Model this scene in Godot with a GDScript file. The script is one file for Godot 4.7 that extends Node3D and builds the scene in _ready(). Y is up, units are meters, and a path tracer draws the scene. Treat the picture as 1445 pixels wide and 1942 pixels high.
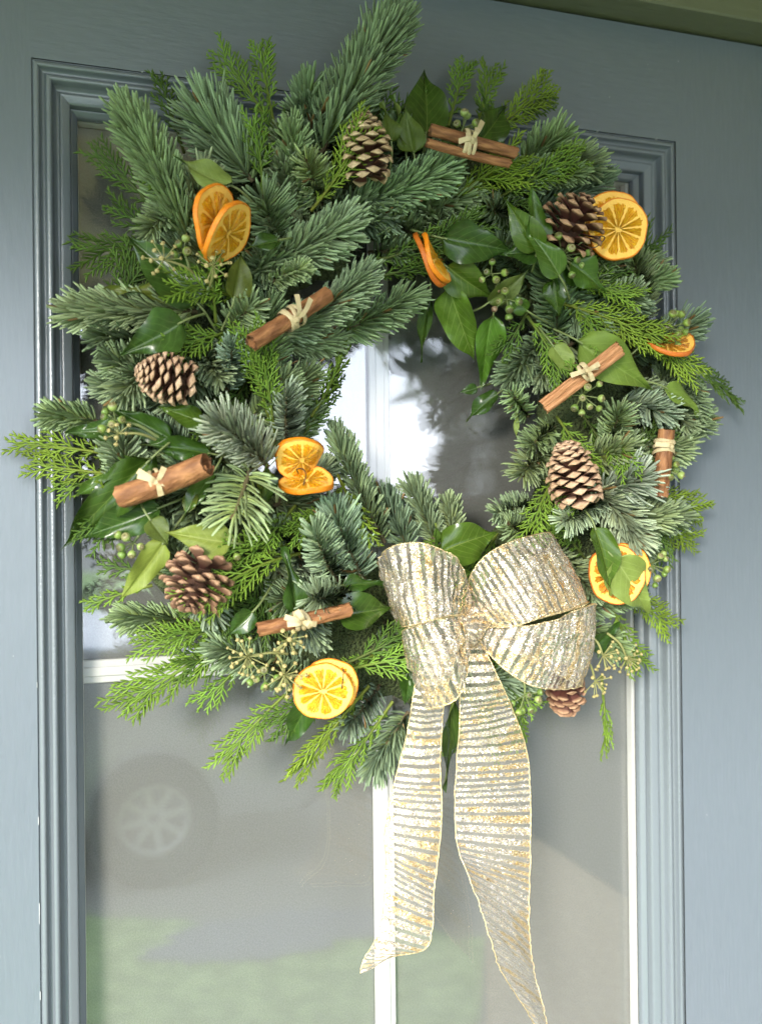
extends Node3D

# A Christmas wreath hung on a painted door. Metres, y up; the door's face is z = 0, the viewer is at +z.

var dice := RandomNumberGenerator.new()
var taken := {}
var mats := {}


# Collects vertices and triangles and makes one mesh of them. Triangles are given counter-clockwise.
class Builder:
	var v := PackedVector3Array()
	var n := PackedVector3Array()
	var c := PackedColorArray()
	var t := PackedVector2Array()
	var k := PackedInt32Array()

	func put(p: Vector3, normal: Vector3, color := Color.WHITE, uv := Vector2.ZERO) -> int:
		v.push_back(p)
		n.push_back(normal)
		c.push_back(color)
		t.push_back(uv)
		return v.size() - 1

	func tri(a: int, b: int, d: int) -> void:
		k.push_back(a)
		k.push_back(d)
		k.push_back(b)

	func quad(a: int, b: int, d: int, e: int) -> void:
		tri(a, b, d)
		tri(a, d, e)

	func grid(first: int, rows: int, cols: int, flip := false) -> void:
		for i in rows - 1:
			for j in cols - 1:
				var a := first + i * cols + j
				if flip:
					quad(a, a + cols, a + cols + 1, a + 1)
				else:
					quad(a, a + 1, a + cols + 1, a + cols)

	func tube(pts: PackedVector3Array, rads: PackedFloat32Array, sides: int, col0: Color, col1: Color, capped := true) -> void:
		var first := v.size()
		var m := pts.size()
		var side := Vector3.ZERO
		for i in m:
			var dir := (pts[mini(i + 1, m - 1)] - pts[maxi(i - 1, 0)]).normalized()
			if side == Vector3.ZERO:
				side = dir.cross(Vector3(0.31, 0.2, 0.93)).normalized()
				if side.length() < 0.1:
					side = dir.cross(Vector3.RIGHT).normalized()
			side = (side - dir * side.dot(dir)).normalized()
			var up := dir.cross(side)
			var col := col0.lerp(col1, float(i) / maxi(m - 1, 1))
			for j in sides:
				var a := TAU * j / sides
				var o := side * cos(a) + up * sin(a)
				put(pts[i] + o * rads[i], o, col, Vector2(float(j) / sides, float(i) / (m - 1)))
		for i in m - 1:
			for j in sides:
				var a := first + i * sides + j
				var b := first + i * sides + (j + 1) % sides
				quad(a, b, b + sides, a + sides)
		if capped:
			var d0 := (pts[0] - pts[1]).normalized()
			var d1 := (pts[m - 1] - pts[m - 2]).normalized()
			var e0 := put(pts[0], d0, col0)
			var e1 := put(pts[m - 1], d1, col1)
			for j in sides:
				tri(e0, first + (j + 1) % sides, first + j)
				tri(e1, first + (m - 1) * sides + j, first + (m - 1) * sides + (j + 1) % sides)

	func box(lo: Vector3, hi: Vector3, bevel := 0.0, col := Color.WHITE) -> void:
		var mid := (lo + hi) / 2.0
		var h := (hi - lo) / 2.0
		for axis in 3:
			for s in [-1.0, 1.0]:
				var nn := Vector3.ZERO
				nn[axis] = s
				var u := Vector3.ZERO
				u[(axis + 1) % 3] = s
				var w := Vector3.ZERO
				w[(axis + 2) % 3] = 1.0
				var hu := h[(axis + 1) % 3] - bevel
				var hw := h[(axis + 2) % 3] - bevel
				var o := mid + nn * h[axis]
				var a := put(o - u * hu - w * hw, nn, col)
				put(o + u * hu - w * hw, nn, col)
				put(o + u * hu + w * hw, nn, col)
				put(o - u * hu + w * hw, nn, col)
				quad(a, a + 1, a + 2, a + 3)
		if bevel > 0.0:
			for axis in 3:
				var b := (axis + 1) % 3
				var d := (axis + 2) % 3
				for sb in [-1.0, 1.0]:
					for sd in [-1.0, 1.0]:
						var nn := Vector3.ZERO
						nn[b] = sb
						nn[d] = sd
						nn = nn.normalized()
						var p := [Vector3.ZERO, Vector3.ZERO, Vector3.ZERO, Vector3.ZERO]
						for q in 4:
							var w := Vector3.ZERO
							w[axis] = (h[axis] - bevel) * (1.0 if q in [1, 2] else -1.0)
							w[b] = sb * (h[b] - (0.0 if q < 2 else bevel))
							w[d] = sd * (h[d] - (bevel if q < 2 else 0.0))
							p[q] = mid + w
						var a := v.size()
						for q in 4:
							put(p[q], nn, col)
						if sb * sd > 0.0:
							quad(a, a + 3, a + 2, a + 1)
						else:
							quad(a, a + 1, a + 2, a + 3)

	func smooth() -> void:
		var sum := PackedVector3Array()
		sum.resize(v.size())
		for i in range(0, k.size(), 3):
			var f := (v[k[i + 2]] - v[k[i]]).cross(v[k[i + 1]] - v[k[i]])
			sum[k[i]] += f
			sum[k[i + 1]] += f
			sum[k[i + 2]] += f
		for i in v.size():
			n[i] = sum[i].normalized() if sum[i].length_squared() > 0.0 else Vector3.UP

	# the same triangles with hard edges
	func faceted() -> Builder:
		var o := Builder.new()
		for i in range(0, k.size(), 3):
			var f := (v[k[i + 2]] - v[k[i]]).cross(v[k[i + 1]] - v[k[i]]).normalized()
			for q in 3:
				o.put(v[k[i + q]], (f * 0.75 + n[k[i + q]] * 0.5).normalized(), c[k[i + q]], t[k[i + q]])
				o.k.push_back(o.v.size() - 1)
		return o

	func bounds() -> AABB:
		var b := AABB(v[0], Vector3.ZERO)
		for p in v:
			b = b.expand(p)
		return b

	func surface(m: ArrayMesh, origin := Vector3.ZERO) -> ArrayMesh:
		var a := []
		a.resize(Mesh.ARRAY_MAX)
		var local := v.duplicate()
		if origin != Vector3.ZERO:
			for i in local.size():
				local[i] -= origin
		a[Mesh.ARRAY_VERTEX] = local
		a[Mesh.ARRAY_NORMAL] = n
		a[Mesh.ARRAY_COLOR] = c
		a[Mesh.ARRAY_TEX_UV] = t
		a[Mesh.ARRAY_INDEX] = k
		m.add_surface_from_arrays(Mesh.PRIMITIVE_TRIANGLES, a)
		return m


# ---------- naming ----------

func numbered(called: String) -> String:
	var at: int = taken.get(called, 0)
	taken[called] = at + 1
	return called if at == 0 else "%s_%03d" % [called, at]


func thing(called: String, label: String, category: String, at := Vector3.ZERO, group := "") -> Node3D:
	var o := Node3D.new()
	o.name = numbered(called)
	o.position = at
	o.set_meta("label", label)
	o.set_meta("category", category)
	if group:
		o.set_meta("group", group)
	add_child(o, true)
	return o


func setting_thing(called: String, label: String, category: String) -> Node3D:
	var o := thing(called, label, category)
	o.set_meta("kind", "thing")
	return o


func structure(called: String) -> Node3D:
	var o := Node3D.new()
	o.name = numbered(called)
	o.set_meta("kind", "structure")
	add_child(o, true)
	return o


func part(called: String, b: Builder, m: Material, parent: Node3D, stuff := false) -> MeshInstance3D:
	var at := Vector3.ZERO
	var up: Node = parent
	while up != self:
		at += up.position
		up = up.get_parent()
	return part_of(called, b.surface(ArrayMesh.new(), at), [m], parent, stuff)


func part_of(called: String, mesh: Mesh, ms: Array, parent: Node3D, stuff := false) -> MeshInstance3D:
	var o := MeshInstance3D.new()
	var already := 0
	for other in parent.get_children():
		if other.name == called or other.name.begins_with(called + "_0") or other.name.begins_with(called + "_1"):
			already += 1
	o.name = called if already == 0 else "%s_%03d" % [called, already]
	o.mesh = mesh
	for i in ms.size():
		o.set_surface_override_material(i, ms[i])
	if stuff:
		o.set_meta("kind", "stuff")
	parent.add_child(o, true)
	return o


func pick(lo: float, hi: float) -> float:
	return dice.randf_range(lo, hi)


func bez(a: Vector3, b: Vector3, d: Vector3, s: float) -> Vector3:
	return a * (1.0 - s) * (1.0 - s) + b * 2.0 * s * (1.0 - s) + d * s * s


func catmull(p: Array, s: float) -> Vector3:
	var m := p.size() - 1
	var x := clampf(s, 0.0, 1.0) * m
	var i := mini(int(x), m - 1)
	var f := x - i
	var p1: Vector3 = p[i]
	var p2: Vector3 = p[i + 1]
	var p0: Vector3 = p[i - 1] if i > 0 else p1 * 2.0 - p2
	var p3: Vector3 = p[i + 2] if i < m - 1 else p2 * 2.0 - p1
	return 0.5 * (p1 * 2.0 + (p2 - p0) * f + (p0 * 2.0 - p1 * 5.0 + p2 * 4.0 - p3) * f * f + (p1 * 3.0 - p0 - p2 * 3.0 + p3) * f * f * f)


# ---------- the wreath's rounded form ----------

const RING := Vector3(0.018, 0.09, 0.0)

func outward(p: Vector3) -> Vector3:
	var d := Vector3(p.x - RING.x, p.y - RING.y, 0.0)
	var r := d.length()
	return (d.normalized() * clampf((r - 0.195) / 0.115, -1.0, 1.0) * 0.75 + Vector3(0, 0, 1)).normalized()


# ---------- materials ----------

func plain(r: float, g: float, b: float, rough := 0.6, vertex := false) -> StandardMaterial3D:
	var m := StandardMaterial3D.new()
	m.albedo_color = Color(r, g, b).linear_to_srgb()
	m.roughness = rough
	m.vertex_color_use_as_albedo = vertex
	return m


func noise(freq: float, size := 256, octaves := 4, kind := FastNoiseLite.TYPE_SIMPLEX_SMOOTH, ramp: Gradient = null, s := 1) -> NoiseTexture2D:
	var f := FastNoiseLite.new()
	f.noise_type = kind
	f.frequency = freq
	f.fractal_octaves = octaves
	f.seed = s
	var tex := NoiseTexture2D.new()
	tex.width = size
	tex.height = size
	tex.seamless = true
	tex.noise = f
	if ramp:
		tex.color_ramp = ramp
	return tex


func ramp(stops: Array) -> Gradient:
	var g := Gradient.new()
	var at := PackedFloat32Array()
	var cs := PackedColorArray()
	for s in stops:
		at.push_back(s[0])
		cs.push_back(s[1])
	g.offsets = at
	g.colors = cs
	return g


func grey(x: float) -> Color:
	return Color(x, x, x)


func triplanar(m: StandardMaterial3D, scale: Vector3) -> void:
	m.uv1_triplanar = true
	m.uv1_world_triplanar = true
	m.uv1_scale = scale


func relief(m: StandardMaterial3D, tex: Texture2D, cm: float) -> void:
	m.heightmap_enabled = true
	m.heightmap_texture = tex
	m.heightmap_scale = cm


func leaf_picture(base: Color, vein: Color, mottled: float, s: int) -> ImageTexture:
	var f := FastNoiseLite.new()
	f.seed = s
	f.frequency = 0.02
	f.fractal_octaves = 3
	var w := 192
	var h := 256
	var im := Image.create(w, h, false, Image.FORMAT_RGB8)
	for y in h:
		var u := float(y) / h
		for x in w:
			var side := (float(x) / w - 0.5) * 2.0
			var a := absf(side)
			var best := 0.0
			best = maxf(best, 1.0 - a / (0.05 * (1.1 - u)))
			for q in 6:
				var start := 0.02 + q * 0.14
				var reach := start + a * (0.34 - q * 0.03) + a * a * 0.08
				best = maxf(best, (1.0 - absf(u - reach) / 0.011) * (1.0 - a * 0.75) * 0.75)
			var nn := f.get_noise_2d(x, y)
			var fine := f.get_noise_2d(x * 6.0, y * 6.0)
			var col := base * (1.0 + mottled * nn + 0.12 * fine)
			col = col.lerp(vein, clampf(best, 0.0, 1.0))
			im.set_pixel(x, y, col.linear_to_srgb())
	return ImageTexture.create_from_image(im)


func make_materials() -> void:
	# the door's paint: brushed eggshell with the odd speck
	var strokes := noise(0.012, 512, 4, FastNoiseLite.TYPE_SIMPLEX_SMOOTH, null, 7)
	var peel := noise(0.05, 512, 3, FastNoiseLite.TYPE_SIMPLEX_SMOOTH, null, 8)
	for spec in [["paint_upright", Vector3(30, 5, 30)], ["paint_across", Vector3(5, 30, 30)]]:
		var m := plain(0.131, 0.155, 0.181, 0.3)
		m.metallic_specular = 0.65
		triplanar(m, spec[1])
		m.albedo_color = Color.WHITE
		m.albedo_texture = noise(0.01, 512, 5, FastNoiseLite.TYPE_SIMPLEX_SMOOTH, ramp([[0.0, Color(0.126, 0.15, 0.176).linear_to_srgb()], [0.5, Color(0.131, 0.155, 0.181).linear_to_srgb()], [1.0, Color(0.136, 0.16, 0.187).linear_to_srgb()]]), 3)
		relief(m, strokes, 0.012)
		mats[spec[0]] = m
	var mp := plain(0.135, 0.156, 0.174, 0.27)
	mp.metallic_specular = 0.65
	triplanar(mp, Vector3(14, 14, 14))
	relief(mp, peel, 0.014)
	mats.moulding = mp
	var fp := plain(0.13, 0.14, 0.085, 0.5)
	triplanar(fp, Vector3(2, 12, 12))
	relief(fp, strokes, 0.04)
	mats.frame_paint = fp
	mats.crack = plain(0.02, 0.02, 0.02, 0.9)
	mats.chip = plain(0.4, 0.41, 0.41, 0.7)
	mats.white_bar = plain(0.5, 0.5, 0.48, 0.4)
	var g := StandardMaterial3D.new()
	g.albedo_color = Color(1, 1, 1, 0.0)
	g.transparency = BaseMaterial3D.TRANSPARENCY_ALPHA
	g.roughness = 0.0
	mats.glass = g
	var veil := plain(0.165, 0.168, 0.157, 0.05)
	veil.metallic_specular = 0.7
	veil.metallic_specular = 0.7
	veil.clearcoat_enabled = true
	veil.clearcoat = 0.5
	veil.clearcoat_roughness = 0.04
	veil.albedo_texture = noise(0.2, 512, 3, FastNoiseLite.TYPE_SIMPLEX, ramp([[0.0, grey(0.86)], [1.0, grey(1.0)]]), 5)
	triplanar(veil, Vector3(5, 5, 5))
	mats.inner_pane = veil

	mats.needles = plain(1, 1, 1, 0.5, true)
	mats.needles.metallic_specular = 0.33
	mats.needles.backlight_enabled = true
	mats.needles.backlight = Color(0.16, 0.18, 0.12)
	mats.cypress = plain(1, 1, 1, 0.55, true)
	mats.cypress.metallic_specular = 0.35
	mats.twig = plain(0.11, 0.075, 0.035, 0.8, true)
	mats.green_stem = plain(0.16, 0.2, 0.07, 0.55)
	mats.moss = plain(0.07, 0.095, 0.03, 0.95)
	relief(mats.moss, noise(0.06, 256, 4), 0.8)
	triplanar(mats.moss, Vector3(14, 14, 14))

	var specs := {
		"leaf_dark": [Color(0.03, 0.066, 0.011), Color(0.09, 0.14, 0.035), 0.34],
		"leaf_mid": [Color(0.055, 0.108, 0.016), Color(0.14, 0.2, 0.055), 0.22],
		"leaf_bright": [Color(0.085, 0.165, 0.026), Color(0.2, 0.3, 0.09), 0.26],
		"leaf_olive": [Color(0.085, 0.115, 0.022), Color(0.14, 0.18, 0.05), 0.2],
		"leaf_pale": [Color(0.165, 0.222, 0.046), Color(0.26, 0.32, 0.1), 0.16],
	}
	var s := 20
	for called in specs:
		var sp: Array = specs[called]
		var m := StandardMaterial3D.new()
		m.albedo_texture = leaf_picture(sp[0], sp[1], sp[2], s)
		s += 1
		m.roughness = 0.55 if called == "leaf_pale" else 0.4 if called == "leaf_olive" else 0.24
		m.texture_repeat = false
		m.metallic_specular = 0.42
		m.backlight_enabled = true
		m.backlight = Color(0.22, 0.3, 0.05)
		for k in 3:
			var tint := m.duplicate()
			tint.albedo_color = [Color(1, 1, 1), Color(0.9, 0.95, 0.8), Color(1.0, 0.97, 0.85)][k]
			tint.roughness = m.roughness + [0.0, 0.08, -0.03][k]
			mats[called + str(k)] = tint

	mats.scale = plain(1, 1, 1, 0.62, true)
	var bark := plain(1, 1, 1, 0.72)
	bark.albedo_color = Color.WHITE
	for spec in [["cinnamon", Color(0.16, 0.06, 0.02), Color(0.37, 0.17, 0.065)], ["cinnamon_light", Color(0.4, 0.17, 0.065), Color(0.62, 0.31, 0.15)]]:
		var m := StandardMaterial3D.new()
		m.roughness = 0.7
		m.albedo_texture = noise(0.02, 256, 5, FastNoiseLite.TYPE_SIMPLEX_SMOOTH, ramp([[0.15, spec[1].linear_to_srgb()], [0.85, spec[2].linear_to_srgb()]]), 31)
		m.uv1_scale = Vector3(3, 0.7, 1)
		relief(m, noise(0.05, 256, 4, FastNoiseLite.TYPE_SIMPLEX_SMOOTH, null, 32), 0.08)
		mats[spec[0]] = m
	var raffia := plain(0.68, 0.55, 0.31, 0.6)
	raffia.albedo_texture = noise(0.03, 128, 3, FastNoiseLite.TYPE_SIMPLEX_SMOOTH, ramp([[0.0, grey(0.75)], [1.0, grey(1.0)]]), 33)
	raffia.uv1_scale = Vector3(4, 0.4, 1)
	mats.raffia = raffia
	var rind := plain(0.88, 0.29, 0.01, 0.45)
	relief(rind, noise(0.12, 256, 2, FastNoiseLite.TYPE_CELLULAR, null, 34), 0.05)
	triplanar(rind, Vector3(30, 30, 30))
	rind.albedo_texture = noise(0.02, 128, 3, FastNoiseLite.TYPE_SIMPLEX_SMOOTH, ramp([[0.1, Color(0.88, 0.8, 0.7)], [0.9, Color(1.0, 1.0, 1.0)]]), 35)
	mats.rind = rind
	var rust := rind.duplicate()
	rust.albedo_color = Color(0.62, 0.17, 0.015).linear_to_srgb()
	mats.rind_rust = rust
	var pith := plain(0.93, 0.54, 0.1, 0.7)
	relief(pith, noise(0.06, 256, 4), 0.05)
	triplanar(pith, Vector3(25, 25, 25))
	mats.pith = pith
	for spec in [["flesh", Color(0.8, 0.25, 0.004), Color(1.0, 0.48, 0.015)], ["flesh_deep", Color(0.42, 0.12, 0.008), Color(0.8, 0.32, 0.02)]]:
		var m := StandardMaterial3D.new()
		m.roughness = 0.3
		m.albedo_texture = noise(0.022, 256, 4, FastNoiseLite.TYPE_SIMPLEX_SMOOTH, ramp([[0.2, spec[1].linear_to_srgb()], [0.55, spec[1].lerp(spec[2], 0.7).linear_to_srgb()], [0.9, spec[2].linear_to_srgb()]]), 36)
		m.uv1_scale = Vector3(1.2, 0.5, 1)
		relief(m, noise(0.03, 256, 4, FastNoiseLite.TYPE_SIMPLEX_SMOOTH, null, 37), 0.15)
		m.subsurf_scatter_enabled = true
		m.subsurf_scatter_strength = 0.15
		mats[spec[0]] = m
	mats.wire = plain(0.03, 0.025, 0.02, 0.4)
	mats.berry = plain(1, 1, 1, 0.4, true)
	mats.bud = plain(0.36, 0.3, 0.12, 0.7)
	mats.umbel_stem = plain(0.27, 0.27, 0.1, 0.6)
	make_ribbon_materials()


# ---------- plants ----------

# A fir shoot: a curved twig with blunt, flattened needles all round it, combed up and forward.
func fir(label: String, a: Vector3, b: Vector3, half: float, tone: Color, bow := 0.0, density := 1.0, sweep := 0.0, group := "fir sprigs of the wreath") -> Node3D:
	dice.seed = hash(str(a) + str(b))
	var root := thing("fir_sprig", label, "fir sprig", a, group)
	var axis := b - a
	var size := axis.length()
	var face := outward((a + b) / 2.0)
	var side := axis.normalized().cross(face).normalized()
	var mid := (a + b) / 2.0 + side * bow * size + face * size * 0.05
	var twig := Builder.new()
	var pts := PackedVector3Array()
	var rads := PackedFloat32Array()
	for i in 9:
		pts.push_back(bez(a, mid, b, i / 8.0))
		rads.push_back(lerpf(0.0021, 0.0012, i / 8.0))
	twig.tube(pts, rads, 6, Color(0.7, 0.75, 0.7), Color(0.8, 1.1, 0.8))
	part("stem", twig, mats.twig, root)
	var bud := Builder.new()
	var tip_dir := (b - mid).normalized()
	for q in 3:
		var o := tip_dir.rotated(face, (q - 1) * 0.5)
		bud.tube(PackedVector3Array([b - o * 0.001, b + o * 0.002, b + o * 0.0042]), PackedFloat32Array([0.0012, 0.0017, 0.0004]), 6, Color(1.6, 1.1, 0.8), Color(1.9, 1.3, 0.9))
	part("bud", bud, mats.twig, root)
	var nd := Builder.new()
	var count := int(maxf(100.0, size * 3900.0) * density)
	tone = Color(tone.r * pick(0.9, 1.16), tone.g * pick(0.94, 1.08), tone.b * pick(0.72, 1.02))
	var lush := pick(0.9, 1.12)
	var pale := tone.lerp(Color(0.39, 0.5, 0.36 + tone.b * 0.3), 0.41)
	for i in count:
		var s := (i + pick(0.0, 1.0)) / count
		s = lerpf(s, sqrt(s), 0.35)
		var o := bez(a, mid, b, s)
		var dir := (bez(a, mid, b, minf(s + 0.03, 1.03)) - bez(a, mid, b, s - 0.03)).normalized()
		var fc := (face - dir * face.dot(dir)).normalized()
		var sd := dir.cross(fc)
		# round the stem: mostly to the sides and the face, few behind
		var phi := pick(-2.35, 2.35)
		phi = phi * (1.0 - 0.12 * cos(phi))
		var r := fc * cos(phi) + sd * sin(phi)
		var end := smoothstep(0.8, 1.0, s)
		var lean := lerpf(lerpf(1.42, 1.18, s), 0.2 + 0.7 * absf(sin(i * 2.4)), end * 0.85) + pick(-0.13, 0.13) + sweep
		if absf(phi) < 0.9:
			lean -= 0.28 * (1.0 - absf(phi) / 0.9)
		var d := (dir * cos(lean) + r * sin(lean)).normalized()
		var length := half * lush / 1.06 * pick(0.84, 1.08) * lerpf(1.0, 0.72, end) * lerpf(0.75, 1.0, smoothstep(0.0, 0.18, s))
		var bend := (dir * 1.15 + fc * 0.55 + Vector3(pick(-0.3, 0.3), pick(-0.3, 0.3), pick(-0.2, 0.2))) * length * pick(0.16, 0.5)
		var ref := (fc + r * 0.4 + Vector3(pick(-0.35, 0.35), pick(-0.35, 0.35), pick(-0.2, 0.2))).normalized()
		var wide := d.cross(ref)
		if wide.length() < 0.15:
			wide = d.cross(sd)
		wide = wide.normalized()
		var top := wide.cross(d)
		var w := pick(0.00084, 0.00114)
		var shade := pick(0.66, 1.3)
		var warm := pick(-0.02, 0.03)
		var body := Color((tone.r + warm * 0.6) * shade, (tone.g + warm * 0.4) * shade, maxf(tone.b - warm, 0.004) * shade)
		var rim := pale * shade
		if pick(0, 1) < 0.012:
			body = Color(0.16, 0.1, 0.04)
			rim = body * 1.4
		rim.a = 1.0
		body.a = 1.0
		var tipcol := body.lerp(rim, 0.8) * 1.08
		tipcol.a = 1.0
		var first := nd.v.size()
		for ring in 5:
			var x: float = [0.0, 0.38, 0.8, 0.95, 1.0][ring]
			var ww: float = w * [0.6, 1.0, 1.05, 0.9, 0.45][ring]
			var p := o + d * length * x + bend * x * x
			var col := body.lerp(rim, 0.35 + 0.65 * x) if ring < 3 else tipcol
			nd.put(p - wide * ww, (top * 0.45 - wide).normalized(), col)
			nd.put(p + top * ww * 0.5, top, body.lerp(tipcol, x * x))
			nd.put(p + wide * ww, (top * 0.45 + wide).normalized(), col)
		for ring in 4:
			var q := first + ring * 3
			nd.quad(q, q + 1, q + 4, q + 3)
			nd.quad(q + 1, q + 2, q + 5, q + 4)
			nd.quad(q + 2, q, q + 3, q + 5)
		nd.tri(first + 12, first + 13, first + 14)
	part("needles", nd, mats.needles, root, true)
	return root


# A flat feathery cypress spray: twig, branchlets to both sides, each beaded with short scale-clad shoots.
func cypress(label: String, a: Vector3, b: Vector3, half: float, tone: Color, bow := 0.0, droop := 0.0, group := "cypress sprays of the wreath") -> Node3D:
	dice.seed = hash(str(b) + str(a))
	var root := thing("cypress_sprig", label, "cypress sprig", a, group)
	var axis := b - a
	var size := axis.length()
	var face := (outward((a + b) / 2.0) + Vector3(pick(-0.4, 0.4), pick(-0.4, 0.4), 0.0)).normalized()
	var side := axis.normalized().cross(face).normalized()
	var mid := (a + b) / 2.0 + side * bow * size + face * size * (0.05 + droop)
	var twig := Builder.new()
	var pts := PackedVector3Array()
	var rads := PackedFloat32Array()
	for i in 11:
		pts.push_back(bez(a, mid, b, i / 10.0))
		rads.push_back(lerpf(0.0015, 0.0006, i / 10.0))
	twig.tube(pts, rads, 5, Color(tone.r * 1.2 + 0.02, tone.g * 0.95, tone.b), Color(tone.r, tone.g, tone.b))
	part("stem", twig, mats.cypress, root)
	var fo := Builder.new()
	var gap := 0.0047
	var count := int(size / gap)
	for i in count:
		var s := (i + 0.6) / count
		if s < 0.08:
			continue
		var o := bez(a, mid, b, s)
		var dir := (bez(a, mid, b, minf(s + 0.03, 1.0)) - bez(a, mid, b, s - 0.03)).normalized()
		var sgn := 1.0 if i % 2 == 0 else -1.0
		var fc := (face - dir * face.dot(dir)).normalized()
		var sd := dir.cross(fc) * sgn
		var reach := half * 1.25 * pow(sin(PI * pow(clampf(1.03 - s, 0.02, 1.0), 0.62)), 0.75) * pick(0.72, 1.12)
		if s > 0.93:
			reach = maxf(reach, 0.006)
		var ang := pick(0.62, 0.85) * lerpf(1.05, 0.55, s)
		var d := (dir * cos(ang) + sd * sin(ang) + fc * pick(-0.16, 0.2)).normalized()
		var fwd := dir * reach * 0.22 + fc * pick(-0.1, 0.08) * reach
		var shade := pick(0.78, 1.2)
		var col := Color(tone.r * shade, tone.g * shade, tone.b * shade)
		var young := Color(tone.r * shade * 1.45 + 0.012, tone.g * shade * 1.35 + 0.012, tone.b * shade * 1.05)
		shoot(fo, o, d, reach, fwd, 0.00085, 0.0005, col, young)
		var bits := int(reach / 0.0024)
		for j in bits:
			var q := (j + 1.0) / (bits + 0.6)
			var op := o + d * reach * q + fwd * q * q
			var dd := (d * reach + fwd * 2.0 * q).normalized()
			var sg := 1.0 if j % 2 == 0 else -1.0
			var ss := dd.cross(fc).normalized() * sg
			var a2 := pick(0.5, 0.75)
			var d2 := (dd * cos(a2) + ss * sin(a2) + fc * pick(-0.25, 0.3)).normalized()
			var l2 := lerpf(0.0085, 0.0032, q) * pick(0.75, 1.2) * clampf(reach / 0.02, 0.55, 1.25)
			var sh := pick(0.85, 1.15)
			shoot(fo, op, d2, l2, dd * l2 * 0.2, 0.00078, 0.00042, col * sh, young * sh)
	part("foliage", fo, mats.cypress, root, true)
	return root


func shoot(m: Builder, o: Vector3, d: Vector3, length: float, fwd: Vector3, r0: float, r1: float, c0: Color, c1: Color) -> void:
	var side := d.cross(Vector3(0.2, 0.1, 1.0)).normalized()
	var up := side.cross(d)
	var steps := clampi(int(length / 0.004), 2, 5)
	var first := m.v.size()
	for i in steps + 1:
		var s := float(i) / steps
		var p := o + d * length * s + fwd * s * s
		var r := lerpf(r0, r1, s) * (1.22 if i % 2 == 1 and i < steps else 0.9)
		var col := c0.lerp(c1, s)
		col.a = 1.0
		m.put(p - side * r * 1.15 - up * r * 0.4, (-side - up * 0.5).normalized(), col)
		m.put(p + side * r * 1.15 - up * r * 0.4, (side - up * 0.5).normalized(), col)
		m.put(p + up * r, up, col * Color(1.12, 1.12, 1.12))
	for i in steps:
		var q := first + i * 3
		m.quad(q, q + 3, q + 4, q + 1)
		m.quad(q + 1, q + 4, q + 5, q + 2)
		m.quad(q + 2, q + 5, q + 3, q)
	var e := m.put(o + d * (length + r1 * 2.5) + fwd, d, c1)
	var f := first + steps * 3
	m.tri(f + 1, f, e)
	m.tri(f + 2, f + 1, e)
	m.tri(f, f + 2, e)


# One ivy leaf: a cupped, pointed blade with both faces and an edge. Its shown face can be the glossy or the pale one.
func blade(called: String, parent: Node3D, a: Vector3, b: Vector3, half: float, shown: String, roll := 0.0, curl := 0.12, fold := 0.25, lobes := 0.0) -> void:
	dice.seed = hash(str(a) + str(b)) + 5
	var axis := b - a
	var size := axis.length()
	var along := axis.normalized()
	var up := outward((a + b) / 2.0)
	up = (up - along * up.dot(along)).normalized().rotated(along, roll)
	var wide := along.cross(up)
	var rows := 19
	var cols := 13
	var wave := pick(0.0, TAU)
	var wavy := pick(0.035, 0.095)
	var skew := pick(-0.1, 0.1)
	var faces := [Builder.new(), Builder.new()]
	for f in 2:
		for i in rows:
			var u := i / (rows - 1.0)
			var w := 1.04 * pow(sin(PI * pow(u, 0.53)), 0.9) * (1.0 - 0.42 * smoothstep(0.5, 1.0, u))
			w += lobes * 0.55 * exp(-pow((u - 0.27) / 0.085, 2.0)) - lobes * 0.22 * exp(-pow((u - 0.5) / 0.1, 2.0))
			w = maxf(w, 0.012)
			for j in cols:
				var s := (j / (cols - 1.0) - 0.5) * 2.0
				var back := lobes * 0.15 * absf(s) * size * (1.0 - u)
				var lift := fold * absf(s) * half * w - curl * size * pow(u - 0.35, 2.0) * 1.8 + wavy * size * s * s * sin(u * 9.0 + wave + s * 1.3) - 0.1 * half * exp(-pow(s / 0.12, 2.0))
				var p := a + along * (size * u - back) + wide * (half * w * (s + skew * (1.0 - s * s))) + up * (lift + (0.00025 if f == 0 else -0.00025) * (1.0 - pow(absf(s), 6.0)))
				faces[f].put(p, up, Color.WHITE, Vector2(0.5 + s * 0.5 * clampf(w, 0.3, 1.0), u))
		faces[f].grid(faces[f].v.size() - rows * cols, rows, cols, f == 1)
		faces[f].smooth()
	var mesh := ArrayMesh.new()
	faces[0].surface(mesh, origin_of(parent))
	faces[1].surface(mesh, origin_of(parent))
	var other := "leaf_dark" if shown in ["leaf_pale", "leaf_olive"] else "leaf_pale"
	part_of(called, mesh, [mats[shown + str(dice.randi_range(0, 2))], mats[other + "0"]], parent)


func origin_of(o: Node3D) -> Vector3:
	var at := Vector3.ZERO
	var up: Node = o
	while up != self:
		at += up.position
		up = up.get_parent()
	return at


func stalk(parent: Node3D, pts: Array, r0: float, r1: float, m: Material, called := "stalk") -> void:
	var b := Builder.new()
	var line := PackedVector3Array()
	var rads := PackedFloat32Array()
	for i in 9:
		line.push_back(catmull(pts, i / 8.0))
		rads.push_back(lerpf(r0, r1, i / 8.0))
	b.tube(line, rads, 6, Color.WHITE, Color.WHITE)
	part(called, b, m, parent)


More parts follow.
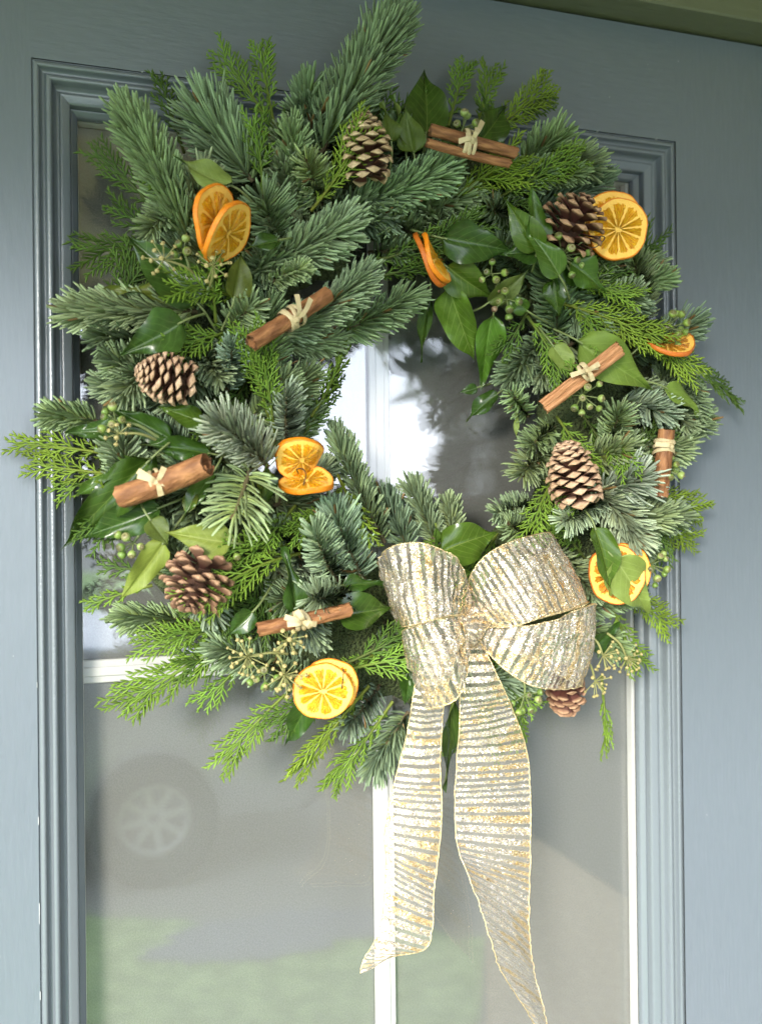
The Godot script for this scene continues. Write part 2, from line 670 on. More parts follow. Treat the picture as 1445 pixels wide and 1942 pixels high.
func ivy(label: String, leaves: Array) -> Node3D:
	var first: Array = leaves[0]
	var root := thing("ivy_leaf" if leaves.size() == 1 else "ivy_sprig", label, "ivy leaf" if leaves.size() == 1 else "ivy sprig", first[0], "ivy of the wreath")
	for l in leaves:
		var a: Vector3 = l[0]
		var b: Vector3 = l[1]
		blade("blade" if leaves.size() == 1 else "leaf", root, a, b, l[2], l[3], l[4], l[5], l[6], l[7])
		var back := (a - b).normalized()
		stalk(root, [a + (b - a) * 0.04, a + back * 0.008 - outward(a) * 0.003, a + back * 0.022 - outward(a) * 0.018], 0.0008, 0.001, mats.green_stem, "leaf_stalk")
	return root


# Ivy berries: round, with a small collar and beak at the free end.
var berry_kinds := []

func berry_mesh(col: Color, cap: Color) -> ArrayMesh:
	var b := Builder.new()
	var outline := [[0.0, 0.0], [0.45, 0.1], [0.8, 0.4], [1.0, 0.95], [0.97, 1.35], [0.72, 1.68], [0.6, 1.7], [0.5, 1.64], [0.3, 1.74], [0.12, 1.8], [0.1, 2.1], [0.0, 2.14]]
	for i in outline.size():
		for j in 13:
			var a := TAU * j / 12.0
			var mixed := col.lerp(cap, smoothstep(1.5, 1.72, outline[i][1]))
			b.put(Vector3(cos(a) * outline[i][0], sin(a) * outline[i][0], outline[i][1]) * 0.0031, Vector3.UP, mixed)
	b.grid(0, outline.size(), 13)
	b.smooth()
	return b.surface(ArrayMesh.new())


func berries(label: String, at: Vector3, spread: float, count: int, foot: Vector3, brown := 0.0, big := 1.0) -> void:
	dice.seed = hash(str(at))
	if berry_kinds.is_empty():
		berry_kinds = [berry_mesh(Color(0.2, 0.29, 0.06), Color(0.14, 0.13, 0.05)), berry_mesh(Color(0.27, 0.36, 0.1), Color(0.2, 0.17, 0.08)), berry_mesh(Color(0.15, 0.24, 0.05), Color(0.1, 0.09, 0.04)), berry_mesh(Color(0.26, 0.18, 0.11), Color(0.16, 0.09, 0.05))]
	var root := thing("ivy_berry_cluster", label, "ivy berries", foot, "green ivy berry clusters")
	var hub := at - (at - foot).normalized() * spread * 0.9
	stalk(root, [foot, (foot + hub) / 2.0 + Vector3(0, 0.003, 0.002), hub], 0.0014, 0.001, mats.green_stem)
	var rays := Builder.new()
	var face := ((at - foot).normalized() * 0.6 + outward(at)).normalized()
	for i in count:
		var a := i * 2.4 + pick(-0.2, 0.2)
		var q := sqrt((i + 0.4) / count)
		var u := face.cross(Vector3(0.3, 1, 0.1)).normalized()
		var w := face.cross(u)
		var d := (face * (1.15 - q * 0.8) + (u * cos(a) + w * sin(a)) * q * 1.1).normalized()
		var p := hub + d * spread * pick(0.75, 1.1)
		rays.tube(PackedVector3Array([hub, p + d * 0.0005]), PackedFloat32Array([0.0005, 0.0006]), 5, Color.WHITE, Color.WHITE, false)
		var which := 3 if pick(0, 1) < brown else dice.randi_range(0, 2)
		var o := part_of("berry", berry_kinds[which], [mats.berry], root)
		var x := d.cross(Vector3(0.1, 1, 0.3)).normalized()
		o.transform = Transform3D(Basis(x, d.cross(x), d).scaled_local(Vector3.ONE * pick(0.85, 1.12) * big), p - foot)
	part("ray", rays, mats.green_stem, root)


# A dried ivy flower head: rays from one point, each ending in a small knob.
var knob: ArrayMesh

func umbel(label: String, at: Vector3, spread: float, count: int, foot: Vector3) -> void:
	dice.seed = hash(str(at)) + 3
	if knob == null:
		var b := Builder.new()
		var outline := [[0.0, 0.0], [0.7, 0.3], [1.0, 0.9], [0.8, 1.2], [0.5, 1.15], [0.3, 1.5], [0.0, 1.6]]
		for i in outline.size():
			for j in 8:
				var a := TAU * j / 7.0
				b.put(Vector3(cos(a) * outline[i][0], sin(a) * outline[i][0], outline[i][1]) * 0.0016, Vector3.UP)
		b.grid(0, outline.size(), 8)
		b.smooth()
		knob = b.surface(ArrayMesh.new())
	var root := thing("ivy_flower_head", label, "ivy flower head", foot, "dried ivy flower heads")
	stalk(root, [foot, (foot + at) / 2.0 + Vector3(0.001, 0.002, 0.003), at], 0.0012, 0.0009, mats.umbel_stem)
	var rays := Builder.new()
	var face := ((at - foot).normalized() * 0.5 + outward(at)).normalized()
	var u := face.cross(Vector3(0.3, 1, 0.1)).normalized()
	var w := face.cross(u)
	for i in count:
		var a := i * 2.4 + pick(-0.2, 0.2)
		var q := (i + 0.5) / count
		var d := (face * (1.0 - q * 1.1) + (u * cos(a) + w * sin(a)) * sqrt(q) * 1.1).normalized()
		var p := at + d * spread * pick(0.8, 1.1)
		rays.tube(PackedVector3Array([at, p]), PackedFloat32Array([0.0004, 0.00045]), 4, Color.WHITE, Color.WHITE, false)
		var o := part_of("knob", knob, [mats.bud], root)
		var x := d.cross(Vector3(0.1, 1, 0.3)).normalized()
		o.transform = Transform3D(Basis(x, d.cross(x), d).scaled_local(Vector3.ONE * pick(0.8, 1.25)), p - foot)
	part("ray", rays, mats.umbel_stem, root)


# ---------- cones ----------

var scale_kinds := {}

func scale_meshes(tone: int) -> Array:
	if scale_kinds.has(tone):
		return scale_kinds[tone]
	var made := []
	var tips: Array = [[Color(0.45, 0.31, 0.17), Color(0.6, 0.45, 0.28)], [Color(0.48, 0.3, 0.18), Color(0.62, 0.43, 0.29)], [Color(0.27, 0.145, 0.08), Color(0.4, 0.24, 0.14)]][tone]
	for k in 5:
		dice.seed = 900 + k + tone * 10
		var b := Builder.new()
		# along y from the core (0) to the tip (1); wide in x; outer face towards +z
		var dark := Color(0.075, 0.026, 0.017) * pick(0.8, 1.3)
		dark.a = 1.0
		var tip: Color = tips[0].lerp(tips[1], pick(0, 1))
		var rings := [[0.0, 0.16, 0.05, 0.0], [0.35, 0.26, 0.055, 0.02], [0.7, 0.42, 0.08, 0.03], [0.86, 0.5, 0.16, 0.05], [0.95, 0.44, 0.2, 0.09], [1.0, 0.28, 0.12, 0.12]]
		var m := 12
		for i in rings.size():
			var ring: Array = rings[i]
			for j in m + 1:
				var a := TAU * j / m
				var x := signf(cos(a)) * pow(absf(cos(a)), 0.75)
				var z := sin(a)
				if i >= 3:
					var k2 := absf(cos(a)) + absf(z)
					x = lerpf(x, cos(a) / k2, 0.75)
					z = lerpf(z, z / k2, 0.6)
				var col := dark if i < 3 else tip * (pick(0.82, 1.12) if j < m else 1.0)
				if i == 3:
					col = dark.lerp(tip, 0.75)
				if z < -0.3 and i >= 2 and i < 5:
					col = dark.lerp(tip, 0.35)
				col.a = 1.0
				b.put(Vector3(x * ring[1], ring[0] - 0.06 * absf(x) * (1.0 if i > 2 else 0.0), z * ring[2] + ring[3] + (0.05 * (1.0 - absf(x)) if i == 4 and z > 0.2 else 0.0)), Vector3.UP, col)
		b.grid(0, rings.size(), m + 1)
		var end := b.put(Vector3(0, 1.0, 0.14), Vector3.UP, tip * Color(0.75, 0.7, 0.65))
		for j in m:
			b.tri((rings.size() - 1) * (m + 1) + j, (rings.size() - 1) * (m + 1) + j + 1, end)
		b.smooth()
		# a small blunt prickle on the swollen end
		var f := b.v.size()
		for j in 5:
			var a := TAU * j / 5.0
			b.put(Vector3(cos(a) * 0.075, 0.93 + sin(a) * 0.04, 0.26), Vector3(cos(a), 0, 1).normalized(), tip * Color(0.8, 0.75, 0.7))
		var e := b.put(Vector3(0, 0.98, 0.37), Vector3(0, 0.5, 1).normalized(), tip * Color(0.6, 0.5, 0.45))
		for j in 5:
			b.tri(f + j, f + (j + 1) % 5, e)
		made.push_back(b.faceted().surface(ArrayMesh.new()))
	scale_kinds[tone] = made
	return made


# a: the stem end, b: the tip. open 0 (shut) to 1 (wide open).
func cone(label: String, a: Vector3, b: Vector3, radius: float, open: float, tone: int, count := 88) -> void:
	dice.seed = hash(str(a)) + 11
	var root := thing("pine_cone", label, "pine cone", a, "pine cones wired onto the wreath")
	var axis := b - a
	var size := axis.length()
	var y := axis.normalized()
	var x := y.cross(Vector3(0.2, 0.3, 1.0)).normalized()
	var z := x.cross(y)
	var core := Builder.new()
	core.tube(PackedVector3Array([a + y * size * 0.02, a + y * size * 0.15, a + y * size * 0.5, a + y * size * 0.8, a + y * size * 0.9]), PackedFloat32Array([radius * 0.2, radius * 0.3, radius * 0.3, radius * 0.18, radius * 0.06]), 10, Color(0.45, 0.25, 0.2), Color(0.45, 0.25, 0.2))
	part("core", core, mats.twig, root)
	var kinds := scale_meshes(tone)
	for i in count:
		var s := pow((i + 0.5) / count, 0.92)
		var ang := i * 2.39996 + pick(-0.06, 0.06)
		var o := x * cos(ang) + z * sin(ang)
		# profile: widest near a third up
		var shape := pow(sin(PI * clampf(0.13 + s * 0.84, 0.0, 1.0)), 0.62) * lerpf(1.0, 0.86, s) if open > 0.2 else pow(sin(PI * (0.2 + s * 0.66)), 0.55)
		var lean := lerpf(lerpf(1.75, 1.45, open * 0.4), lerpf(0.42, 0.85, open), pow(s, 0.75)) + pick(-0.07, 0.07) * (1.0 + open)
		if s < 0.12:
			lean += 0.15
		var d := (y * cos(lean) + o * sin(lean)).normalized()
		var out := d.cross(y.cross(o)).normalized()
		if out.dot(y) > 0.0:
			out = -out
		var foot := y * size * (s * 0.82 + 0.02) + o * radius * 0.22 * (1.0 - s)
		var length := radius * shape * (0.8 + 0.14 * open) * pick(0.93, 1.07)
		length = maxf(length, radius * 0.34)
		var wide := maxf(radius * 0.58 * (0.62 + 0.38 * shape) * (1.0 - 0.42 * s), radius * 0.2) * pick(0.92, 1.1) * (1.14 - 0.28 * open)
		var ax := d.cross(out)
		var m := part_of("scale", kinds[dice.randi_range(0, 4)], [mats.scale], root)
		m.transform = Transform3D(Basis(ax * wide, d * length, out * wide * lerpf(1.05, 0.85, open)), foot)


# ---------- dried oranges ----------

# bend: how far the disc folds (metres at the rim) about the direction fold_angle in its own plane.
func orange(label: String, at: Vector3, normal: Vector3, radius: float, bend := 0.0, fold_angle := 0.0, spin := 0.0, deep := false, stretch := 1.0) -> void:
	dice.seed = hash(str(at)) + 17
	var root := thing("dried_orange_slice", label, "orange slice", at, "dried orange slices on the wreath")
	var n := normal.normalized()
	var x := Vector3.UP.cross(n).normalized()
	var y := n.cross(x)
	var thick := 0.0021
	var w1 := pick(0, TAU)
	var w2 := pick(0, TAU)
	var warp := func(px: float, py: float, pz: float) -> Vector3:
		var across := px * cos(fold_angle) + py * sin(fold_angle)
		var r := sqrt(px * px + py * py) / radius
		var a := atan2(py, px)
		var zz := pz + bend * pow(across / radius, 2.0) + 0.0017 * r * r * sin(2.0 * a + w1) + 0.0009 * r * r * sin(3.0 * a + w2)
		var k := 1.0 + 0.035 * sin(2.0 * a + w2) + 0.016 * sin(5.0 * a + w1) + 0.008 * sin(9.0 * a + w2)
		return at + (x * px * k + y * py * k * stretch) + n * zz
	# rind: a ring with a rounded section
	var rind := Builder.new()
	var steps := 72
	var outline := [[0.965, -0.75], [0.985, -1.0], [1.003, -0.7], [1.012, 0.0], [1.003, 0.7], [0.985, 1.0], [0.965, 0.78], [0.95, 0.5], [0.95, -0.5], [0.965, -0.75]]
	for i in outline.size():
		for j in steps + 1:
			var a := TAU * j / steps
			var rr: float = radius * (outline[i][0] + 0.006 * sin(a * 23.0 + i))
			rind.put(warp.call(cos(a) * rr, sin(a) * rr, thick * outline[i][1]), n, Color.WHITE, Vector2(a, i))
	rind.grid(0, outline.size(), steps + 1, true)
	rind.smooth()
	part("rind", rind, mats.rind_rust if deep else mats.rind, root)
	# pith and membranes: a thinner disc that fills the ring
	var pith := Builder.new()
	for f in [1.0, -1.0]:
		var first := pith.v.size()
		for i in 9:
			for j in steps + 1:
				var a := TAU * j / steps
				var rr := radius * 0.968 * i / 8.0
				var lump := (0.62 if i < 7 else 0.74) + (0.12 * sin(a * 31.0) if i == 7 else 0.0) - (0.25 if i < 2 else 0.0)
				pith.put(warp.call(cos(a) * rr, sin(a) * rr, thick * f * lump), n * f)
		pith.grid(first, 9, steps + 1, f < 0)
	pith.smooth()
	part("pith", pith, mats.pith, root)
	# segments: wedges proud of the membrane on both faces
	var count := dice.randi_range(9, 11)
	var edges := []
	for i in count:
		edges.push_back(spin + TAU * (i + pick(-0.26, 0.26)) / count)
	for i in count:
		var a0: float = edges[i] + 0.02
		var a1: float = (edges[i + 1] if i + 1 < count else edges[0] + TAU) - 0.02
		var seg := Builder.new()
		var inner := pick(0.05, 0.15)
		var outer := pick(0.86, 0.905)
		for f in [1.0, -1.0]:
			var first := seg.v.size()
			for r in 8:
				var q := r / 7.0
				for j in 9:
					var s := j / 8.0
					var rad := lerpf(inner, outer, q)
					var pinch := 0.012 / maxf(rad, 0.1) * (1.0 - q)
					var a := lerpf(a0 + pinch, a1 - pinch, s)
					var round_off := 1.0 - 0.09 * pow(absf(s - 0.5) * 2.0, 4.0) * smoothstep(0.6, 1.0, q)
					var edge := minf(minf(s, 1.0 - s) * 4.0, minf(q * 4.0, (1.0 - q) * 4.0))
					var h := lerpf(0.5, 0.98, smoothstep(0.0, 1.0, edge)) + 0.14 * sin(rad * 26.0 + s * 5.0 + i) * sin(s * 13.0 + i * 1.7)
					seg.put(warp.call(cos(a) * rad * round_off * radius, sin(a) * rad * round_off * radius, thick * f * h), n * f, Color.WHITE, Vector2(s, q * 0.9 + i * 0.37))
			seg.grid(first, 8, 9, f > 0)
		seg.smooth()
		part("segment", seg, mats.flesh_deep if deep else mats.flesh, root)


# ---------- cinnamon, raffia, wire ----------

func cinnamon(label: String, a: Vector3, b: Vector3, radius: float, kind := 0, light := false, spin := 0.0) -> void:
	dice.seed = hash(str(a)) + 23
	var root := thing("cinnamon_stick", label, "cinnamon stick", a, "cinnamon sticks on the wreath")
	var axis := b - a
	var size := axis.length()
	var d := axis.normalized()
	var up := outward((a + b) / 2.0)
	up = (up - d * up.dot(d)).normalized().rotated(d, spin)
	var side := up.cross(d)
	# the section, as a rolled strip of bark with a thickness
	var line := []
	if kind == 0:  # one scroll
		for i in 40:
			var s := i / 39.0
			var ang := s * TAU * 1.45 + 0.4
			var r := radius * lerpf(0.62, 1.0, smoothstep(0.0, 0.7, s))
			line.push_back(Vector2(cos(ang), sin(ang)) * r)
	elif kind == 1:  # two scrolls that meet
		for i in 44:
			var s := (i / 43.0 - 0.5) * 2.0
			var sg := signf(s) if s != 0.0 else 1.0
			var ang := (1.0 - absf(s)) * TAU * 0.95
			var r := radius * 0.55 * lerpf(0.35, 1.0, 1.0 - absf(s) * 0.75)
			line.push_back(Vector2(sg * radius * 0.5 - sg * cos(ang + PI) * r * 0.9 - sg * radius * 0.05, sin(ang) * r + radius * 0.12 * (1.0 - absf(s))))
	else:  # a flat strip, only a little curled
		for i in 20:
			var s := (i / 19.0 - 0.5) * 2.0
			line.push_back(Vector2(s * radius, (1.0 - s * s) * radius * 0.3 + (0.12 * radius * sin(s * 7.0))))
	var m: int = line.size()
	var t := radius * (0.15 if kind < 2 else 0.22)
	var loop := []
	for k in 2:
		for q in m:
			var i := q if k == 0 else m - 1 - q
			var tan: Vector2 = (line[mini(i + 1, m - 1)] - line[maxi(i - 1, 0)]).normalized()
			var nn := Vector2(tan.y, -tan.x)
			loop.push_back(line[i] + nn * t * (0.5 if k == 0 else -0.5))
	loop.push_back(loop[0])
	var rows := 26
	var bk := Builder.new()
	var f := FastNoiseLite.new()
	f.seed = dice.randi_range(1, 9999)
	f.frequency = 1.0
	for i in rows:
		var s := i / (rows - 1.0)
		for j in loop.size():
			var p: Vector2 = loop[j]
			var wob := 1.0 + 0.07 * f.get_noise_2d(s * size * 60.0, j * 0.08) + 0.03 * f.get_noise_2d(s * size * 300.0, j * 0.3)
			var ragged := 0.0
			if i == 0 or i == rows - 1:
				ragged = 0.0022 * f.get_noise_2d(j * 0.21, i * 9.0)
			var bow := sin(PI * s) * size * 0.012
			bk.put(a + d * (size * s + ragged) + (side * p.x + up * (p.y + bow)) * wob, up, Color.WHITE, Vector2(j / float(loop.size()), s * size / 0.09))
	bk.grid(0, rows, loop.size(), false)
	bk.smooth()
	var first := bk.v.size()
	for e in 2:
		var at := 0 if e == 0 else (rows - 1) * loop.size()
		var base := bk.v.size()
		for j in loop.size():
			bk.put(bk.v[at + j], -d if e == 0 else d, Color.WHITE, Vector2(j * 0.02, 0.03))
		for j in m - 1:
			var o := 2 * m - 1 - j
			if e == 0:
				bk.quad(base + j, base + o, base + o - 1, base + j + 1)
			else:
				bk.quad(base + j, base + j + 1, base + o - 1, base + o)
	part("bark", bk, mats.cinnamon_light if light else mats.cinnamon, root)


func strip(b: Builder, pts: Array, up: Vector3, w0: float, w1: float, thick := 0.00035, steps := 14) -> void:
	var first := b.v.size()
	for i in steps + 1:
		var s := i / float(steps)
		var p := catmull(pts, s)
		var dir := (catmull(pts, minf(s + 0.04, 1.0)) - catmull(pts, maxf(s - 0.04, 0.0))).normalized()
		var side := dir.cross(up).normalized()
		var n := side.cross(dir)
		var w := lerpf(w0, w1, s)
		b.put(p - side * w - n * thick, -n, Color.WHITE, Vector2(0, s))
		b.put(p - side * w + n * thick * 0.6, n, Color.WHITE, Vector2(0.1, s))
		b.put(p + n * thick * 1.6, n, Color.WHITE, Vector2(0.5, s))
		b.put(p + side * w + n * thick * 0.6, n, Color.WHITE, Vector2(0.9, s))
		b.put(p + side * w - n * thick, -n, Color.WHITE, Vector2(1, s))
	for i in steps:
		for j in 5:
			var q := first + i * 5
			var r := (j + 1) % 5
			b.quad(q + j, q + r, q + 5 + r, q + 5 + j)


# Raffia wound round a stick and tied on the near side, with loose ends.
func raffia(label: String, at: Vector3, along: Vector3, radius: float, tails: Array, wraps := 3, flat := 1.0) -> void:
	dice.seed = hash(str(at)) + 29
	var root := thing("raffia_tie", label, "raffia tie", at, "raffia ties round the cinnamon")
	var d := along.normalized()
	var up := outward(at)
	up = (up - d * up.dot(d)).normalized()
	var side := up.cross(d)
	for k in wraps:
		var b := Builder.new()
		var steps := 26
		var w := pick(0.0014, 0.0021)
		var shift := (k - (wraps - 1) / 2.0) * 0.003 + pick(-0.0005, 0.0005)
		var slant := pick(-0.0025, 0.0025)
		var first := 0
		for i in steps + 1:
			var a := TAU * i / steps
			var o := side * cos(a) + up * sin(a) * flat
			var r := radius + 0.0006 + 0.0004 * (k % 2)
			var c := at + d * (shift + slant * sin(a + k)) + o * r
			for q in 4:
				var x: float = [-1.0, -0.4, 0.5, 1.0][q]
				b.put(c + d * w * x + o.normalized() * (0.0005 if q in [1, 2] else -0.0002), o, Color.WHITE, Vector2(0.2 * q, i * 0.2))
		b.grid(0, steps + 1, 4, false)
		b.smooth()
		part("band", b, mats.raffia, root)
	var kn := Builder.new()
	var top := at + up * (radius * flat + 0.0016)
	for q in 2:
		var o := (side if q == 0 else d) * 0.0026
		strip(kn, [top - o - up * 0.0012, top + up * 0.0014, top + o - up * 0.0012], up, 0.0016, 0.0016, 0.0007, 8)
	part("knot", kn, mats.raffia, root)
	for tail in tails:
		var tb := Builder.new()
		var e: Vector3 = tail
		strip(tb, [top, top + (e - top) * 0.4 + up * 0.0035, e], up, 0.0014, 0.0021, 0.0003, 10)
		part("tail", tb, mats.raffia, root)


func wire(label: String, pts: Array) -> void:
	var root := thing("florist_wire", label, "florist wire", pts[0], "wires that hold the orange slices")
	var b := Builder.new()
	var line := PackedVector3Array()
	var rads := PackedFloat32Array()
	for i in 25:
		line.push_back(catmull(pts, i / 24.0))
		rads.push_back(0.00045)
	b.tube(line, rads, 6, Color.WHITE, Color.WHITE)
	part("strand", b, mats.wire, root)


# ---------- ribbon ----------

func make_ribbon_materials() -> void:
	dice.seed = 77
	var w := 320
	var h := 1024
	var colors := PackedByteArray()
	var orm := PackedByteArray()
	var normals := PackedByteArray()
	colors.resize(w * h * 4)
	orm.resize(w * h * 3)
	normals.resize(w * h * 3)
	# stripes across the ribbon: width in texels and gap after it
	var rows := PackedFloat32Array()
	rows.resize(h)
	var y := 0.0
	var k := 0
	while y < h:
		var swell := 0.5 + 0.5 * sin(k * 0.62)
		var band := lerpf(15.0, 40.0, swell) * pick(0.9, 1.1)
		var gap := lerpf(19.0, 22.0, swell) * pick(0.85, 1.15)
		for q in int(band):
			if int(y) + q < h:
				rows[int(y) + q] = 1.0
		y += band + gap
		k += 1
	var f := FastNoiseLite.new()
	f.seed = 41
	f.frequency = 0.11
	f.fractal_octaves = 3
	var hue := FastNoiseLite.new()
	hue.seed = 42
	hue.frequency = 0.0035
	var palette := [Color(0.96, 0.86, 0.62), Color(0.95, 0.92, 0.88), Color(0.97, 0.93, 0.82), Color(0.94, 0.8, 0.55), Color(0.97, 0.95, 0.97), Color(0.95, 0.86, 0.88), Color(0.88, 0.91, 0.97)]
	var cell := 4
	var cw := w / cell + 2
	var flake := []
	for i in cw * (h / cell + 3):
		var c: Color = palette[dice.randi_range(0, 6)]
		var tilt := Vector2(dice.randfn(0.0, 0.4), dice.randfn(0.0, 0.4))
		flake.push_back([c, tilt, pick(0, 1)])
	for yy in h:
		for xx in w:
			var ragged := f.get_noise_2d(xx, yy) * 6.5
			var ry := clampi(int(yy + ragged), 0, h - 1)
			var on := rows[ry] > 0.5
			var jitter := int(f.get_noise_2d(xx * 2.0, yy * 2.0 + 500.0) * 3.0)
			var cx := clampi((xx + jitter + 2) / cell, 0, cw - 1)
			var cy := (yy - jitter + 3 + (cx % 2)) / cell
			var fl: Array = flake[cy * cw + cx]
			if on and fl[2] < 0.06:
				on = false
			var stray: bool = not on and fl[2] > 0.985
			var i := yy * w + xx
			if on or stray:
				var g := clampf(hue.get_noise_2d(xx, yy) * 1.6 + 0.5, 0.0, 1.0)
				var base: Color = fl[0]
				var col := base.lerp(Color(0.97, 0.92, 0.85).lerp(Color(0.94, 0.77, 0.48), smoothstep(0.55, 1.0, g)), 0.5)
				colors[i * 4] = int(col.r * 255)
				colors[i * 4 + 1] = int(col.g * 255)
				colors[i * 4 + 2] = int(col.b * 255)
				colors[i * 4 + 3] = 250
				orm[i * 3 + 1] = 52
				orm[i * 3 + 2] = 190
				var t: Vector2 = fl[1]
				var nn := Vector3(t.x, t.y, 1.0).normalized()
				normals[i * 3] = int((nn.x * 0.5 + 0.5) * 255)
				normals[i * 3 + 1] = int((nn.y * 0.5 + 0.5) * 255)
				normals[i * 3 + 2] = int((nn.z * 0.5 + 0.5) * 255)
			else:
				var weave := 0.5 + 0.5 * float((xx + yy * 3) % 4 < 2)
				colors[i * 4] = 190
				colors[i * 4 + 1] = 181
				colors[i * 4 + 2] = 166
				colors[i * 4 + 3] = int(32 + 24 * weave)
				orm[i * 3 + 1] = 120
				orm[i * 3 + 2] = 0
				normals[i * 3] = 127
				normals[i * 3 + 1] = 127
				normals[i * 3 + 2] = 255
			orm[i * 3] = 255
	var m := ORMMaterial3D.new()
	m.albedo_texture = ImageTexture.create_from_image(Image.create_from_data(w, h, false, Image.FORMAT_RGBA8, colors))
	m.orm_texture = ImageTexture.create_from_image(Image.create_from_data(w, h, false, Image.FORMAT_RGB8, orm))
	m.normal_enabled = true
	m.normal_texture = ImageTexture.create_from_image(Image.create_from_data(w, h, false, Image.FORMAT_RGB8, normals))
	m.normal_scale = 1.0
	m.transparency = BaseMaterial3D.TRANSPARENCY_ALPHA
	m.cull_mode = BaseMaterial3D.CULL_DISABLED
	mats.ribbon = m
	var gold := plain(0.92, 0.74, 0.44, 0.3)
	gold.metallic = 0.85
	relief(gold, noise(0.15, 128, 2), 0.1)
	triplanar(gold, Vector3(60, 60, 60))
	mats.gold_edge = gold


# A length of ribbon between two edge lines; wrinkles run over it, and a gold wire edges both sides.
func ribbon(called: String, parent: Node3D, e0: Array, e1: Array, offset: float, bulge := 0.0, wrinkle := 0.0012, steps := 70, flip := false) -> void:
	var f := FastNoiseLite.new()
	f.seed = hash(called + str(offset)) % 1000
	f.frequency = 1.0
	var cols := 17
	var b := Builder.new()
	var run := offset
	var last := Vector3.ZERO
	var lines := [PackedVector3Array(), PackedVector3Array()]
	for i in steps + 1:
		var s := i / float(steps)
		var p0 := catmull(e0, s)
		var p1 := catmull(e1, s)
		var mid := (p0 + p1) / 2.0
		if i > 0:
			run += (mid - last).length()
		last = mid
		var q0 := catmull(e0, minf(s + 0.02, 1.0)) - catmull(e0, maxf(s - 0.02, 0.0))
		var q1 := catmull(e1, minf(s + 0.02, 1.0)) - catmull(e1, maxf(s - 0.02, 0.0))
		var n := (q0 + q1).cross(p1 - p0).normalized()
		if flip:
			n = -n
		for j in cols:
			var x := j / (cols - 1.0)
			var hump := bulge * 4.0 * x * (1.0 - x)
			var wr := wrinkle * (f.get_noise_2d(run * 70.0, x * 1.6) + 0.5 * f.get_noise_2d(run * 190.0 + x * 3.0, x * 4.0)) * (0.35 + sin(PI * x)) - wrinkle * 1.1 * pow(1.0 - absf(f.get_noise_2d(run * 38.0 + x * 2.2, x * 1.3 - run * 22.0)), 7.0)
			b.put(p0.lerp(p1, x) + n * (hump + wr), n, Color.WHITE, Vector2(x, run / 0.145))
		lines[0].push_back(b.v[b.v.size() - cols])
		lines[1].push_back(b.v[b.v.size() - 1])
	b.grid(0, steps + 1, cols, not flip)
	b.smooth()
	var o := part(called, b, mats.ribbon, parent)
	for l in lines:
		var e := Builder.new()
		var pts := PackedVector3Array()
		var rads := PackedFloat32Array()
		for i in (l.size() - 1) * 2 + 1:
			var p: Vector3 = l[i / 2] if i % 2 == 0 else (l[i / 2] + l[i / 2 + 1]) / 2.0
			pts.push_back(p)
			rads.push_back(0.0006 if i % 2 == 0 else 0.00042)
		e.tube(pts, rads, 6, Color.WHITE, Color.WHITE)
		part("edge_wire", e, mats.gold_edge, o)


# ---------- the place ----------

func view_and_light() -> void:
	var yaw := deg_to_rad(18.5566)
	var pitch := deg_to_rad(0.1578)
	var roll := deg_to_rad(-0.6346)
	var fw := Vector3(sin(yaw) * cos(pitch), sin(pitch), -cos(yaw) * cos(pitch))
	var rt := Vector3(cos(yaw), 0, sin(yaw))
	var up := rt.cross(fw)
	var cam := Camera3D.new()
	cam.name = "camera"
	cam.basis = Basis(rt * cos(roll) + up * sin(roll), up * cos(roll) - rt * sin(roll), -fw)
	cam.position = -fw * 0.840909
	cam.near = 0.05
	cam.far = 400.0
	var lens := CameraAttributesPhysical.new()
	lens.frustum_focal_length = 22.863
	lens.frustum_focus_distance = 0.785
	lens.exposure_aperture = 3.4
	lens.frustum_near = 0.05
	lens.frustum_far = 400.0
	cam.attributes = lens
	add_child(cam)
	cam.current = true

	var env := Environment.new()
	env.background_mode = Environment.BG_SKY
	var sky := ProceduralSkyMaterial.new()
	sky.sky_top_color = Color(0.74, 0.82, 0.92)
	sky.sky_horizon_color = Color(0.89, 0.91, 0.94)
	sky.sky_curve = 0.2
	sky.ground_bottom_color = Color(0.35, 0.36, 0.34)
	sky.ground_horizon_color = Color(0.6, 0.62, 0.62)
	sky.sun_angle_max = 0.0
	sky.sky_cover = noise(0.02, 512, 4, FastNoiseLite.TYPE_SIMPLEX_SMOOTH, ramp([[0.35, Color(0, 0, 0)], [0.75, Color(0.34, 0.34, 0.35)]]), 61)
	sky.sky_cover_modulate = Color(1, 1, 1, 0.6)
	var s := Sky.new()
	s.sky_material = sky
	env.sky = s
	env.tonemap_mode = Environment.TONE_MAPPER_LINEAR
	env.tonemap_exposure = EXPOSURE
	env.sdfgi_enabled = true
	env.ssao_enabled = true
	env.ssil_enabled = true
	var we := WorldEnvironment.new()
	we.name = "world_environment"
	we.environment = env
	add_child(we)

	var sun := DirectionalLight3D.new()
	sun.name = "sun"
	sun.light_energy = 0.32
	sun.light_angular_distance = 16.0
	sun.light_color = Color(1.0, 0.97, 0.92)
	sun.shadow_enabled = true
	sun.sky_mode = DirectionalLight3D.SKY_MODE_LIGHT_ONLY
	add_child(sun)
	sun.look_at_from_position(SUN_FROM, Vector3.ZERO, Vector3.UP)


